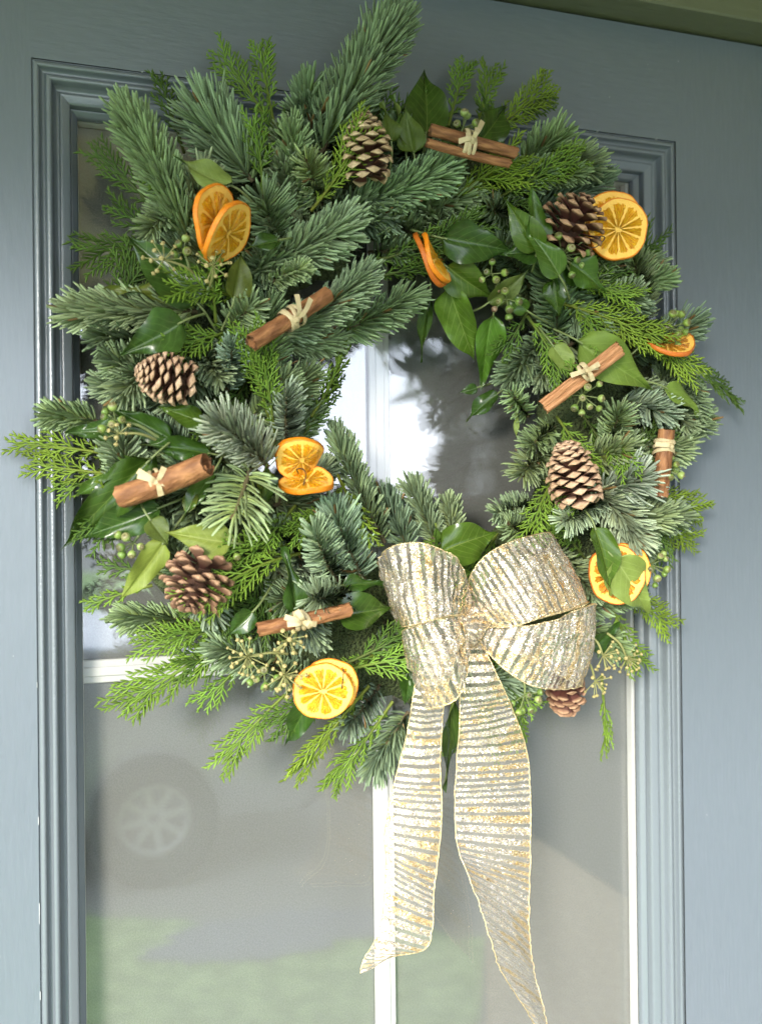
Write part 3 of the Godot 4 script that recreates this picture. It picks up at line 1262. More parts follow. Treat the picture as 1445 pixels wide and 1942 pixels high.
# One length of moulding with mitred ends: the section runs inward from the outer edge.
func moulding_piece(parent: Node3D, section: Array, lo: Vector2, hi: Vector2, which: int, m: Material, called: String) -> void:
	var b := Builder.new()
	var steps := 60
	for i in section.size():
		var o: float = section[i][0]
		var z: float = section[i][1]
		var p0: Vector2
		var p1: Vector2
		match which:
			0:
				p0 = Vector2(lo.x + o, hi.y - o)
				p1 = Vector2(hi.x - o, hi.y - o)
			1:
				p0 = Vector2(hi.x - o, hi.y - o)
				p1 = Vector2(hi.x - o, lo.y + o)
			2:
				p0 = Vector2(hi.x - o, lo.y + o)
				p1 = Vector2(lo.x + o, lo.y + o)
			_:
				p0 = Vector2(lo.x + o, lo.y + o)
				p1 = Vector2(lo.x + o, hi.y - o)
		for j in steps + 1:
			var p := p0.lerp(p1, j / float(steps))
			b.put(Vector3(p.x, p.y, z), Vector3.BACK)
	b.grid(0, section.size(), steps + 1, true)
	b.smooth()
	part(called, b, m, parent)


func mm(section: Array) -> Array:
	var out := []
	for i in section.size():
		out.push_back([section[i][0] / 1000.0, section[i][1] / 1000.0])
	# round the corners a little by cutting each in two
	var fine := [out[0]]
	for i in range(1, out.size()):
		var a: Array = out[i - 1]
		var b: Array = out[i]
		fine.push_back([lerpf(a[0], b[0], 0.2), lerpf(a[1], b[1], 0.2)])
		fine.push_back([lerpf(a[0], b[0], 0.8), lerpf(a[1], b[1], 0.8)])
	fine.push_back(out[out.size() - 1])
	return fine


func block(called: String, lo: Vector3, hi: Vector3, m: Material, parent: Node3D, bevel := 0.001) -> void:
	var b := Builder.new()
	b.box(lo, hi, bevel)
	part(called, b, m, parent)


func sheet(called: String, corners: Array, y: float, m: Material, parent: Node3D) -> void:
	var b := Builder.new()
	for p in corners:
		b.put(Vector3(p.x, y, p.y), Vector3.UP)
	var flat := PackedVector2Array(corners)
	var order := Geometry2D.triangulate_polygon(flat)
	for i in range(0, order.size(), 3):
		var p := flat[order[i]]
		var q := flat[order[i + 1]]
		var r := flat[order[i + 2]]
		if (q - p).cross(r - p) < 0.0:
			b.tri(order[i], order[i + 1], order[i + 2])
		else:
			b.tri(order[i], order[i + 2], order[i + 1])
	part(called, b, m, parent)


func build_door() -> void:
	var lo := Vector2(-0.2805, -0.612)
	var hi := Vector2(0.3025, 0.3535)
	var door := setting_thing("door", "blue-grey painted wooden door with a glazed panel behind the wreath", "door")
	var l := -0.418
	var r := 0.440
	var top := 0.4592
	var foot := -1.4
	block("stile", Vector3(l, foot, -0.044), Vector3(lo.x, top, 0), mats.paint_upright, door, 0.0)
	block("stile", Vector3(hi.x, foot, -0.044), Vector3(r, top, 0), mats.paint_upright, door, 0.0)
	block("top_rail", Vector3(lo.x, hi.y, -0.044), Vector3(hi.x, top, 0), mats.paint_across, door, 0.0)
	block("bottom_rail", Vector3(lo.x, foot, -0.044), Vector3(hi.x, lo.y, 0), mats.paint_across, door, 0.0)
	var section := mm([[0.0, 0.0], [0.0, -1.9], [0.8, -1.9], [1.1, -0.6], [2.8, 0.8], [4.3, 1.2], [5.7, 0.5], [6.3, -2.2], [7.6, -4.2], [9.4, -4.4], [10.3, -3.0], [11.0, -1.2], [12.8, -0.4], [14.6, -1.0], [15.4, -3.6], [16.2, -7.6], [18.2, -10.2], [20.4, -10.4], [21.0, -8.9], [22.2, -8.5], [28.0, -10.4], [29.0, -11.6], [29.1, -18.6]])
	for which in 4:
		moulding_piece(door, section, lo, hi, which, mats.moulding, "moulding")
	var bead := mm([[29.1, -18.4], [29.9, -17.9], [33.4, -20.6], [34.4, -22.0], [34.6, -27.0]])
	for which in 4:
		moulding_piece(door, bead, lo, hi, which, mats.moulding, "glazing_bead")
	# filler showing white where the paint has chipped along the moulding's edge
	dice.seed = 5
	var chips := Builder.new()
	for k in 12:
		var along := pick(0, 1)
		var long := pick(0.001, 0.008)
		if k < 8:
			var y := lerpf(-0.46, -0.2, along) if k < 6 else lerpf(-0.2, 0.33, along)
			chips.box(Vector3(lo.x - 0.0003, y, -0.001), Vector3(lo.x + pick(0.0001, 0.0003), y + long, pick(0.0002, 0.0005)))
		else:
			var x := lerpf(lo.x + 0.02, lo.x + 0.16, along) if k < 10 else lerpf(hi.x - 0.13, hi.x - 0.02, along)
			chips.box(Vector3(x, hi.y - pick(0.0002, 0.0006), -0.001), Vector3(x + long * 0.6, hi.y + 0.0002, pick(0.0002, 0.0005)))
	part("paint_chips", chips, mats.chip, door, true)
	var specks := Builder.new()
	for k in 12:
		var x := pick(-0.4, -0.285) if k % 2 == 0 else pick(0.31, 0.42)
		var y := pick(-0.45, 0.44)
		if k % 5 == 0:
			x = pick(-0.3, 0.4)
			y = pick(0.36, 0.45)
		var q := pick(0.0003, 0.0006)
		specks.tube(PackedVector3Array([Vector3(x, y, 0.0001), Vector3(x, y + q, 0.0001)]), PackedFloat32Array([q * 0.7, q * 0.5]), 6, Color.WHITE, Color.WHITE)
	part("paint_specks", specks, mats.chip, door, true)
	# the glazing: outer pane, white bars sealed between the panes, spacer strips, dusty inner pane
	var gl := lo.x + 0.0335
	var gr := hi.x - 0.0335
	var gt := hi.y - 0.0335
	var gb := lo.y + 0.0335
	block("outer_pane", Vector3(gl, gb, -0.0285), Vector3(gr, gt, -0.0245), mats.glass, door, 0.0)
	var x0 := 0.0015
	var x1 := 0.0205
	var y0 := -0.1375
	var y1 := -0.1185
	var bars := [["glazing_bar", Vector3(x0, y1, 0), Vector3(x1, gt, 0)], ["glazing_bar", Vector3(x0, gb, 0), Vector3(x1, y0, 0)], ["glazing_bar", Vector3(gl, y0, 0), Vector3(gr, y1, 0)]]
	for k in 3:
		var p: Vector3 = bars[k][1]
		var q: Vector3 = bars[k][2]
		var b := Builder.new()
		b.box(Vector3(p.x, p.y, -0.0375), Vector3(q.x, q.y, -0.0335), 0.0008)
		if k < 2:
			b.box(Vector3(p.x + 0.0055, p.y, -0.0334), Vector3(q.x - 0.0055, q.y, -0.0315), 0.0008)
		else:
			b.box(Vector3(p.x, p.y + 0.0055, -0.0334), Vector3(q.x, q.y - 0.0055, -0.0315), 0.0008)
		part("glazing_bar", b, mats.white_bar, door)
	block("spacer", Vector3(gl, gb, -0.0385), Vector3(gl + 0.0015, gt, -0.0295), mats.white_bar, door, 0.0002)
	block("spacer", Vector3(gr - 0.0035, gb, -0.0385), Vector3(gr, gt, -0.0295), mats.white_bar, door, 0.0002)
	block("spacer", Vector3(gl + 0.0016, gt - 0.0015, -0.0385), Vector3(gr - 0.0036, gt, -0.0295), mats.white_bar, door, 0.0002)
	block("inner_pane", Vector3(gl, gb, -0.0435), Vector3(gr, gt, -0.0395), mats.inner_pane, door, 0.0)

	var frame := setting_thing("door_surround", "olive grey painted frame overhanging the top of the door", "door frame")
	block("head", Vector3(-0.52, 0.462, -0.06), Vector3(0.55, 0.53, 0.036), mats.frame_paint, frame, 0.0015)
	block("jamb", Vector3(-0.52, -1.4, -0.06), Vector3(-0.421, 0.4615, 0.036), mats.frame_paint, frame, 0.0015)
	block("jamb", Vector3(0.443, -1.4, -0.06), Vector3(0.55, 0.4615, 0.036), mats.frame_paint, frame, 0.0015)
	block("stop", Vector3(-0.42, 0.4595, -0.06), Vector3(0.442, 0.4619, -0.012), mats.crack, frame, 0.0)
	var wall := setting_thing("house_wall", "cream rendered house wall around the door frame", "wall")
	block("rendered_wall", Vector3(-3.5, -1.45, -0.2), Vector3(-0.5205, 1.6, -0.01), mats.render_coat, wall, 0.0)
	block("rendered_wall", Vector3(0.5505, -1.45, -0.2), Vector3(3.5, 1.6, -0.01), mats.render_coat, wall, 0.0)
	block("rendered_wall", Vector3(-0.5204, 0.5305, -0.2), Vector3(0.5504, 1.6, -0.01), mats.render_coat, wall, 0.0)
	block("back_panel", Vector3(-0.52, -1.45, -0.2), Vector3(0.55, 0.53, -0.0605), mats.crack, wall, 0.0)


func build_surroundings() -> void:
	# what the panes mirror: the porch roof overhead, the drive, the lawn, a parked car, a neighbouring wall, trees
	var porch := setting_thing("porch_roof", "brown boarded porch roof mirrored dark in the upper panes", "porch roof")
	block("soffit", Vector3(-1.5, 0.54, 0.037), Vector3(1.8, 0.6, 1.5), mats.soffit, porch, 0.002)
	block("fascia", Vector3(-1.5, 0.5, 1.5005), Vector3(1.8, 0.66, 1.53), mats.soffit, porch, 0.002)
	var ground := structure("ground")
	block("earth", Vector3(-60, -1.6, -1), Vector3(60, -1.462, 120), mats.tarmac, ground, 0.0)
	var step := structure("doorstep")
	block("slab", Vector3(-0.9, -1.455, 0.04), Vector3(1.0, -1.405, 0.9), mats.soffit, step, 0.004)
	var lawn := structure("lawn")
	block("kerb_strip", Vector3(-30, -1.46, 6.2), Vector3(6, -1.449, 7.4), mats.gravel, lawn, 0.0)
	block("turf", Vector3(-30, -1.46, 9.5), Vector3(6, -1.45, 26), mats.grass, lawn, 0.0)
	var edge := [Vector2(-9, 3.0)]
	var f := FastNoiseLite.new()
	f.frequency = 1.3
	for k in 60:
		var x := lerpf(-4.0, 1.12, k / 59.0)
		edge.push_back(Vector2(x, lerpf(2.95, 2.75, k / 59.0) - maxf(0.0, x) * 0.45 + 0.2 * f.get_noise_1d(x * 2.0)))
	edge.append_array([Vector2(0.88, 1.72), Vector2(0.39, 0.95), Vector2(-9, 0.95)])
	edge.reverse()
	sheet("turf", edge, -1.45, mats.grass, lawn)
	var bed := []
	for k in 40:
		var a := -TAU * k / 40.0
		bed.push_back(Vector2(0.46, 2.46) + Vector2(cos(a) * 0.45, sin(a) * 0.17) * (1.0 + 0.4 * f.get_noise_1d(k * 0.5)))
	sheet("gravel_bed", bed, -1.444, mats.stones, lawn)
	var path := structure("gravel_path")
	sheet("gravel_bed", [Vector2(4.5, 0.95), Vector2(0.4, 0.95), Vector2(0.89, 1.7), Vector2(1.63, 3.33), Vector2(2.05, 4.25), Vector2(4.5, 4.25)], -1.452, mats.gravel, path)
	var wall := setting_thing("garden_wall", "dark grey garden wall mirrored beside the gravel in the door glass", "wall")
	block("wall_face", Vector3(1.75, -1.45, 0.1), Vector3(2.0, 2.1, 4.1), mats.grey_wall, wall, 0.01)
	build_car()
	dice.seed = 400
	for spec in TREES:
		tree(spec[0], Vector3(spec[1], -1.45, spec[2]), spec[3], spec[4], spec[5])


func build_car() -> void:
	var car := thing("parked_car", "pale silver car mirrored in the lower door pane", "car", Vector3(0.15, -1.45, 3.2))
	# side outline, nose to +x; extruded across z
	var outline := [[-3.6, 0.3], [-3.65, 0.75], [-3.3, 0.95], [-2.7, 1.4], [-1.6, 1.45], [-0.75, 0.98], [0.45, 0.86], [0.75, 0.66], [0.78, 0.32], [0.6, 0.2], [-3.4, 0.2]]
	var b := Builder.new()
	for side in 4:
		var z: float = [-0.05, 0.0, 1.65, 1.7][side]
		var k: float = [0.96, 1.0, 1.0, 0.96][side]
		for j in outline.size() + 1:
			var p: Array = outline[j % outline.size()]
			b.put(Vector3(-1.4 + (p[0] + 1.4) * k, 0.8 + (p[1] - 0.8) * k, z) + car.position, Vector3.BACK)
	b.grid(0, 4, outline.size() + 1)
	for side in 2:
		var f := b.put(Vector3(-1.4, 0.7, -0.05 if side == 0 else 1.7) + car.position, Vector3.BACK)
		for j in outline.size():
			var q := j + (0 if side == 0 else 3 * (outline.size() + 1))
			if side == 0:
				b.tri(f, q + 1, q)
			else:
				b.tri(f, q, q + 1)
	b.smooth()
	part("body", b, mats.car_paint, car)
	block("side_window", car.position + Vector3(-2.6, 1.0, -0.062), car.position + Vector3(-1.0, 1.3, -0.03), mats.car_glass, car, 0.01)
	block("headlight", car.position + Vector3(0.35, 0.62, -0.065), car.position + Vector3(0.7, 0.75, -0.03), mats.chip, car, 0.01)
	for x in [-2.75, -0.05]:
		var at := car.position + Vector3(x, 0.25, -0.06)
		var ty := Builder.new()
		var rim := Builder.new()
		ring(ty, at, 0.155, 0.25, 0.1)
		ring(rim, at - Vector3(0, 0, 0.01), 0.128, 0.158, 0.04)
		for q in 8:
			var a := TAU * q / 8.0 + 0.2
			var d := Vector3(cos(a), sin(a), 0)
			rim.tube(PackedVector3Array([at - Vector3(0, 0, 0.02) + d * 0.02, at - Vector3(0, 0, 0.02) + d * 0.135]), PackedFloat32Array([0.02, 0.013]), 6, Color.WHITE, Color.WHITE)
		rim.smooth()
		var tyre := part("wheel", ty, mats.crack, car)
		part("rim", rim, mats.alloy, tyre)


func ring(b: Builder, at: Vector3, r0: float, r1: float, deep: float) -> void:
	var first := b.v.size()
	var sec := [[r0, 0.0], [r0, -deep], [r1 - 0.02, -deep], [r1, -deep + 0.02], [r1, 0.0]]
	for i in sec.size():
		for j in 41:
			var a := TAU * j / 40.0
			b.put(at + Vector3(cos(a) * sec[i][0], sin(a) * sec[i][0], sec[i][1]), Vector3.BACK)
	b.grid(first, sec.size(), 41)
	b.smooth()


# A distant tree, seen only mirrored: trunk, limbs and a crown of many small leaf faces with gaps.
func tree(label: String, foot: Vector3, tall: float, wide: float, clear: float) -> void:
	var root := thing("tree", label, "tree", foot, "trees across the road")
	var trunk := Builder.new()
	trunk.tube(PackedVector3Array([foot, foot + Vector3(0.05, tall * 0.5, 0), foot + Vector3(0, tall * 0.95, 0.05)]), PackedFloat32Array([tall * 0.025, tall * 0.016, tall * 0.003]), 8, Color.WHITE, Color.WHITE)
	for i in 14:
		var h := pick(clear + 0.1, 0.88)
		var a := pick(0, TAU)
		var o := foot + Vector3(0, tall * h, 0)
		trunk.tube(PackedVector3Array([o, o + Vector3(cos(a), 0.3, sin(a)) * wide * (1.05 - h) * 0.9]), PackedFloat32Array([tall * 0.008, tall * 0.002]), 5, Color.WHITE, Color.WHITE)
	part("trunk", trunk, mats.twig, root)
	var crown := Builder.new()
	for i in 900:
		var h := pow(pick(0, 1), 0.8)
		var a := pick(0, TAU)
		var r := wide * (1.02 - h) * (0.55 + 0.45 * sin(a * 5.0 + h * 19.0)) * sqrt(pick(0.05, 1))
		var o := foot + Vector3(cos(a) * r, tall * (clear + (1.0 - clear) * h), sin(a) * r)
		var s := tall * pick(0.02, 0.05)
		var u := Vector3(pick(-1, 1), pick(-1, 1), pick(-1, 1)).normalized() * s
		var w := u.cross(Vector3(pick(-1, 1), pick(-1, 1), pick(-1, 1)).normalized())
		var q := crown.put(o - u, Vector3.UP)
		crown.put(o + w, Vector3.UP)
		crown.put(o + u, Vector3.UP)
		crown.put(o - w, Vector3.UP)
		crown.quad(q, q + 1, q + 2, q + 3)
	crown.smooth()
	part("crown", crown, mats.tree_leaf, root, true)


func build_base() -> void:
	var root := thing("wreath_base", "dark mossy ring packed behind the greenery", "wreath base", RING + Vector3(0, 0, 0.012))
	var f := FastNoiseLite.new()
	f.seed = 3
	f.frequency = 14.0
	f.fractal_octaves = 4
	var b := Builder.new()
	for i in 25:
		for j in 97:
			var a := TAU * j / 96.0
			var c := TAU * i / 24.0
			var o := Vector3(cos(a), sin(a), 0)
			var p := RING + o * 0.192 + Vector3(0, 0, 0.017)
			var d := o * cos(c) * 0.058 + Vector3(0, 0, sin(c) * 0.017)
			b.put(p + d * (1.0 + 0.35 * f.get_noise_3dv(p + d)), d)
	b.grid(0, 25, 97)
	b.smooth()
	part("moss", b, mats.moss, root)


func more_materials() -> void:
	mats.render_coat = plain(0.55, 0.53, 0.48, 0.9)
	mats.soffit = plain(0.42, 0.35, 0.2, 0.8)
	mats.tarmac = plain(0.25, 0.235, 0.2, 0.95)
	mats.gravel = plain(1, 1, 1, 0.95)
	mats.gravel.albedo_texture = noise(0.08, 256, 4, FastNoiseLite.TYPE_CELLULAR, ramp([[0.0, Color(0.64, 0.55, 0.43)], [1.0, Color(0.83, 0.74, 0.61)]]), 51)
	triplanar(mats.gravel, Vector3(1.4, 1.4, 1.4))
	mats.grass = plain(1, 1, 1, 0.9)
	mats.grass.albedo_texture = noise(0.03, 256, 4, FastNoiseLite.TYPE_SIMPLEX, ramp([[0.2, Color(0.48, 0.58, 0.32)], [0.9, Color(0.68, 0.76, 0.48)]]), 52)
	triplanar(mats.grass, Vector3(1, 1, 1))
	mats.stones = plain(0.22, 0.22, 0.23, 0.95)
	mats.grey_wall = plain(0.085, 0.092, 0.088, 0.9)
	mats.car_paint = plain(0.5, 0.51, 0.53, 0.22)
	mats.car_paint.metallic = 0.4
	mats.car_glass = plain(0.03, 0.03, 0.035, 0.1)
	mats.alloy = plain(0.62, 0.62, 0.6, 0.4)
	mats.tree_leaf = plain(0.05, 0.075, 0.03, 0.7)


const EXPOSURE := 8.2
const SUN_FROM := Vector3(-3.0, 1.3, 4.0)
const TREES := [
	["dark tree mirrored at the edge of the bright sky", -7.0, 22.0, 8.0, 2.6, 0.1],
	["tall dark tree mirrored beside the white gap of sky", 8.6, 15.0, 8.5, 2.6, 0.1],
	["spreading tree mirrored high in the upper pane", 12.0, 19.0, 9.0, 3.2, 0.1],
	["low tree mirrored behind the car", -1.5, 24.0, 3.6, 2.2, 0.1],
	["overhanging tree mirrored above the white sky in the wreath's opening", 3.7, 8.0, 6.8, 3.6, 0.4],
]


func _ready() -> void:
	view_and_light()
	make_materials()
	more_materials()
	build_door()
	build_surroundings()
	build_base()
	build_wreath()


func build_wreath() -> void:
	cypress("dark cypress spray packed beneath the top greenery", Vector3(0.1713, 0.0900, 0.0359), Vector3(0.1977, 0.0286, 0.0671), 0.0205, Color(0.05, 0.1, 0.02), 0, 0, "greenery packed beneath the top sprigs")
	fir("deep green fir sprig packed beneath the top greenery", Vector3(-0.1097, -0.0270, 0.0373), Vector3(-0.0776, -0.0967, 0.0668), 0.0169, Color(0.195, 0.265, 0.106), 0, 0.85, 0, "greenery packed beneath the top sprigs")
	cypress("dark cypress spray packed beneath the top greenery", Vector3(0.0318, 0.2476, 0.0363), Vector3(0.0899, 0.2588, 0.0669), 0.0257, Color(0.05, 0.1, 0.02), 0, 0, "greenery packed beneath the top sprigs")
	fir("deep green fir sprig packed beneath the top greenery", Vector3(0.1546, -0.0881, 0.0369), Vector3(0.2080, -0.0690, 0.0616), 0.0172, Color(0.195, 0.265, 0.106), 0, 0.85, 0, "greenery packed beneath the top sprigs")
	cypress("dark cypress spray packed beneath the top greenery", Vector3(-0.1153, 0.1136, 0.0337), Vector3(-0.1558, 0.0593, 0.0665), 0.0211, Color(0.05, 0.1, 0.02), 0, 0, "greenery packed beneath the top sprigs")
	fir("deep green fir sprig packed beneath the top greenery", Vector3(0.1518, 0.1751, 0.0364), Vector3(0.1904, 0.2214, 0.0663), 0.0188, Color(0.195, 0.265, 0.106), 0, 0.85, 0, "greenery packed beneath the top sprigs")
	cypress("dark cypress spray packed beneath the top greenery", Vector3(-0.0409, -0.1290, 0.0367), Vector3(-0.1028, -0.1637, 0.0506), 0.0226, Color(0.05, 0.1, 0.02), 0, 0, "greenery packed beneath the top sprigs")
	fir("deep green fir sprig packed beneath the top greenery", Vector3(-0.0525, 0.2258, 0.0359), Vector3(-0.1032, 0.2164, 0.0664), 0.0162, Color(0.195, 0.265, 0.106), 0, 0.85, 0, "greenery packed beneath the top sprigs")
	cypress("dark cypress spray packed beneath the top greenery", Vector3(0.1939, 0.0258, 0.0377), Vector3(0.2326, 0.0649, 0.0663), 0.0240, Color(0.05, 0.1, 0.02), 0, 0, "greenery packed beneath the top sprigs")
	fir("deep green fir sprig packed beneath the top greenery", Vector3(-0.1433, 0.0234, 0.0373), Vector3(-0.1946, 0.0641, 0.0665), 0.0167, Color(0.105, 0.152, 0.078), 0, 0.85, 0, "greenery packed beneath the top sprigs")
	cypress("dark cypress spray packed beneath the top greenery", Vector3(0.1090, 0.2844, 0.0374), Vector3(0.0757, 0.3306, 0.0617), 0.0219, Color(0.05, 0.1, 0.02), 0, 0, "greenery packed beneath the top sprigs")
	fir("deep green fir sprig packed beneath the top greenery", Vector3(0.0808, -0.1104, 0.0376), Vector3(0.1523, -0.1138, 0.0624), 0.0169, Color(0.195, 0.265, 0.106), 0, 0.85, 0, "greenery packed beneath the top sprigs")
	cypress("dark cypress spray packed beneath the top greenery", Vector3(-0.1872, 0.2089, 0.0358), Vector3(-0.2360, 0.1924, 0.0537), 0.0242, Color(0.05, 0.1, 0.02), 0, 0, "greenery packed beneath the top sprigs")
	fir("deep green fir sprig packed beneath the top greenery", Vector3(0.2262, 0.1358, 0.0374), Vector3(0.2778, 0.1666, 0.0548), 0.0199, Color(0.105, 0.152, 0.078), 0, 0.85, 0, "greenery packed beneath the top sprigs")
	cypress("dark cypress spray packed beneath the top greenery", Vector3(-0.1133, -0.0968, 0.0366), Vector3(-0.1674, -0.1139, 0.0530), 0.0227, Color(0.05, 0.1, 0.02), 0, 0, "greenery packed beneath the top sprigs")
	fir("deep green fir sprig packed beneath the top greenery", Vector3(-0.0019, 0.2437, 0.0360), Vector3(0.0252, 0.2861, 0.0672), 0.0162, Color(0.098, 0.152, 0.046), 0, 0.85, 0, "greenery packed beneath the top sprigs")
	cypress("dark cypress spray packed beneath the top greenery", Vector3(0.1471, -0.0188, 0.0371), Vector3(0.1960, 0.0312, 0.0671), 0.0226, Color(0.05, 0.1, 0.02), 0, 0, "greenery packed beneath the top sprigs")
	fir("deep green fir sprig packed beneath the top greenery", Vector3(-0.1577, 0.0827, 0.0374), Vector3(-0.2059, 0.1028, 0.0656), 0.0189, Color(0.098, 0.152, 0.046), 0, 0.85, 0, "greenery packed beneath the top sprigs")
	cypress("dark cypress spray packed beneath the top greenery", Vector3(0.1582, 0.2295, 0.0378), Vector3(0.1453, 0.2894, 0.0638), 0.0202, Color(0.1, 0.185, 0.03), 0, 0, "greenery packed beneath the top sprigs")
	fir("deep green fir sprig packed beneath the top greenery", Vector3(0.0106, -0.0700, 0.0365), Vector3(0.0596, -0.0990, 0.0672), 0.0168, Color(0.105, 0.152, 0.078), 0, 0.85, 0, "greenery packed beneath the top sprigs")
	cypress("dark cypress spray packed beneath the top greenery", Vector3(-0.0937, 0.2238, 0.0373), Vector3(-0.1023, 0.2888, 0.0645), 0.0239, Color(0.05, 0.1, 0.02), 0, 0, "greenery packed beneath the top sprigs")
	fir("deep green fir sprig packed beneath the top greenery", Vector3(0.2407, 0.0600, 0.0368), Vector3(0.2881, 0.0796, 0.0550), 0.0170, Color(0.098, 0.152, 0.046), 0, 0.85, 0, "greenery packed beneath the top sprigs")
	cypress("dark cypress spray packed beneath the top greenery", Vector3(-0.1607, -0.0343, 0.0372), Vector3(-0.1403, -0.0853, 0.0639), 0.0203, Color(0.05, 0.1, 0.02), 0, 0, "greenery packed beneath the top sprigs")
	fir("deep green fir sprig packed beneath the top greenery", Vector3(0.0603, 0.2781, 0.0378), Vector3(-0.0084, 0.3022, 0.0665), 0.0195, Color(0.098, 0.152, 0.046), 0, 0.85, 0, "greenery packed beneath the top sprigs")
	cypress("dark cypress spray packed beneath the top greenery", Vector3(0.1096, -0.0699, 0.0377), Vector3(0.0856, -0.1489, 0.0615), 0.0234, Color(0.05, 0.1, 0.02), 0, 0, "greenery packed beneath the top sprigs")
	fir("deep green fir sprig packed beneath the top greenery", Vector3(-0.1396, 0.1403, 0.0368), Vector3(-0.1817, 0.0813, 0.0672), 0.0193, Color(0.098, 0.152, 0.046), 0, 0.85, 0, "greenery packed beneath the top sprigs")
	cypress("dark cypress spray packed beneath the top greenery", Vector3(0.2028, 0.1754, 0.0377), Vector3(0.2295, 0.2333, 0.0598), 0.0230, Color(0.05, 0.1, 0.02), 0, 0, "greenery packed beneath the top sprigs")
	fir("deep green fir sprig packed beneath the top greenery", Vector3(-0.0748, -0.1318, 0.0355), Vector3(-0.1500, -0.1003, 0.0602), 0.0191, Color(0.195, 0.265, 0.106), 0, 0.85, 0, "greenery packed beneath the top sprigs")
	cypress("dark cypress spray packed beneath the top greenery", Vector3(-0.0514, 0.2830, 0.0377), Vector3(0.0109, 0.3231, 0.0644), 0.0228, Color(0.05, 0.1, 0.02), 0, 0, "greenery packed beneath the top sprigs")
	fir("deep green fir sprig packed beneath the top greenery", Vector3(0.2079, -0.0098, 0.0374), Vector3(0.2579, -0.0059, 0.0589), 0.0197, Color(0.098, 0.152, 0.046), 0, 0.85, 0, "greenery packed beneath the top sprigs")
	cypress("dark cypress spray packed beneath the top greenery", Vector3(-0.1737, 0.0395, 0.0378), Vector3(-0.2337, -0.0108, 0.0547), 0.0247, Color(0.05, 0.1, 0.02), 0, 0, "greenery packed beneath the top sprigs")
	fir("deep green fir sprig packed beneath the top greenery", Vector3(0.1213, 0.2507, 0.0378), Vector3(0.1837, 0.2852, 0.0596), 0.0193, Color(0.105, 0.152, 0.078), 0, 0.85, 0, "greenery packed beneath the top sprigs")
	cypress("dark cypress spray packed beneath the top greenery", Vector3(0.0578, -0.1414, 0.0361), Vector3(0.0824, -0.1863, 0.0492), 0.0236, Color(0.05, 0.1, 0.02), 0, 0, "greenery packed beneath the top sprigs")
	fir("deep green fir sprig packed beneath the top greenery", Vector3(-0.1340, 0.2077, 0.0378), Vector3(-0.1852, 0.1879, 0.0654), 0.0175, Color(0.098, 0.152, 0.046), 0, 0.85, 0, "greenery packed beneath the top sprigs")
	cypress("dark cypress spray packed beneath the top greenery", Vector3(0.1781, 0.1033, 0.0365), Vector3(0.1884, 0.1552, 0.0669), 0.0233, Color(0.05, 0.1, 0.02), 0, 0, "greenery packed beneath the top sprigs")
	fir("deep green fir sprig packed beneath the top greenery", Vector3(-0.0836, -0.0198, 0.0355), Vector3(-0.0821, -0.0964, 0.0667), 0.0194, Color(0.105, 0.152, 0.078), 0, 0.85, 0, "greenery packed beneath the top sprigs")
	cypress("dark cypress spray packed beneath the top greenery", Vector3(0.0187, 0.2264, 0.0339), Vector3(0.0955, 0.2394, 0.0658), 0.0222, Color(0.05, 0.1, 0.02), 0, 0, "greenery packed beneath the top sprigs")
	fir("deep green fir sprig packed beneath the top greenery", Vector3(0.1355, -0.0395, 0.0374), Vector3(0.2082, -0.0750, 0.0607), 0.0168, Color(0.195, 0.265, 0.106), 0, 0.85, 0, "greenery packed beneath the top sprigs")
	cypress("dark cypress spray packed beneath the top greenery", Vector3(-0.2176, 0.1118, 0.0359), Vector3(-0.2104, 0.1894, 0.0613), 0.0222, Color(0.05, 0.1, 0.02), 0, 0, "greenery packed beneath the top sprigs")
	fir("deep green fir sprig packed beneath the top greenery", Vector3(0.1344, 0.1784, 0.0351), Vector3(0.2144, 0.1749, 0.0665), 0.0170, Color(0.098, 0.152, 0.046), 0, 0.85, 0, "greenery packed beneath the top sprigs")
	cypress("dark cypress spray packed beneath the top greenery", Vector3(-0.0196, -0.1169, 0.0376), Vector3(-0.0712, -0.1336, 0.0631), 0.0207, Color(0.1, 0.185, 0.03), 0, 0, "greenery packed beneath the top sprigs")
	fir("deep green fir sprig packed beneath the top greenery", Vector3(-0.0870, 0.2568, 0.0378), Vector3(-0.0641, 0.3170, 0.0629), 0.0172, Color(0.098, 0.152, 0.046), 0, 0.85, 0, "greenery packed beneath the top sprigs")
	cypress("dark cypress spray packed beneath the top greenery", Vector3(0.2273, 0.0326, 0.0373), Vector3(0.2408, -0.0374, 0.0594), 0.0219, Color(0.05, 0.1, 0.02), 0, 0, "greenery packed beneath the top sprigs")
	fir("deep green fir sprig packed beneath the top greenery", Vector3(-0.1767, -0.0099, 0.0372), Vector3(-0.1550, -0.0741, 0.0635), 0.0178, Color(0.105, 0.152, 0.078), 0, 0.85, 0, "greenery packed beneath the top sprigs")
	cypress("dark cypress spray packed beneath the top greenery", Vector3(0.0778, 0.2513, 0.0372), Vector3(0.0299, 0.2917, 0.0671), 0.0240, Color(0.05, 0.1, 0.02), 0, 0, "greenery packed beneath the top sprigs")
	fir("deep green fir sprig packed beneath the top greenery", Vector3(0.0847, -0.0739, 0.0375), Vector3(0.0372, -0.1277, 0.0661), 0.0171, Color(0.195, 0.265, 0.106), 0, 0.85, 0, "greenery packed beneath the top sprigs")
	cypress("dark cypress spray packed beneath the top greenery", Vector3(-0.1164, 0.1537, 0.0354), Vector3(-0.1799, 0.1036, 0.0672), 0.0205, Color(0.1, 0.185, 0.03), 0, 0, "greenery packed beneath the top sprigs")
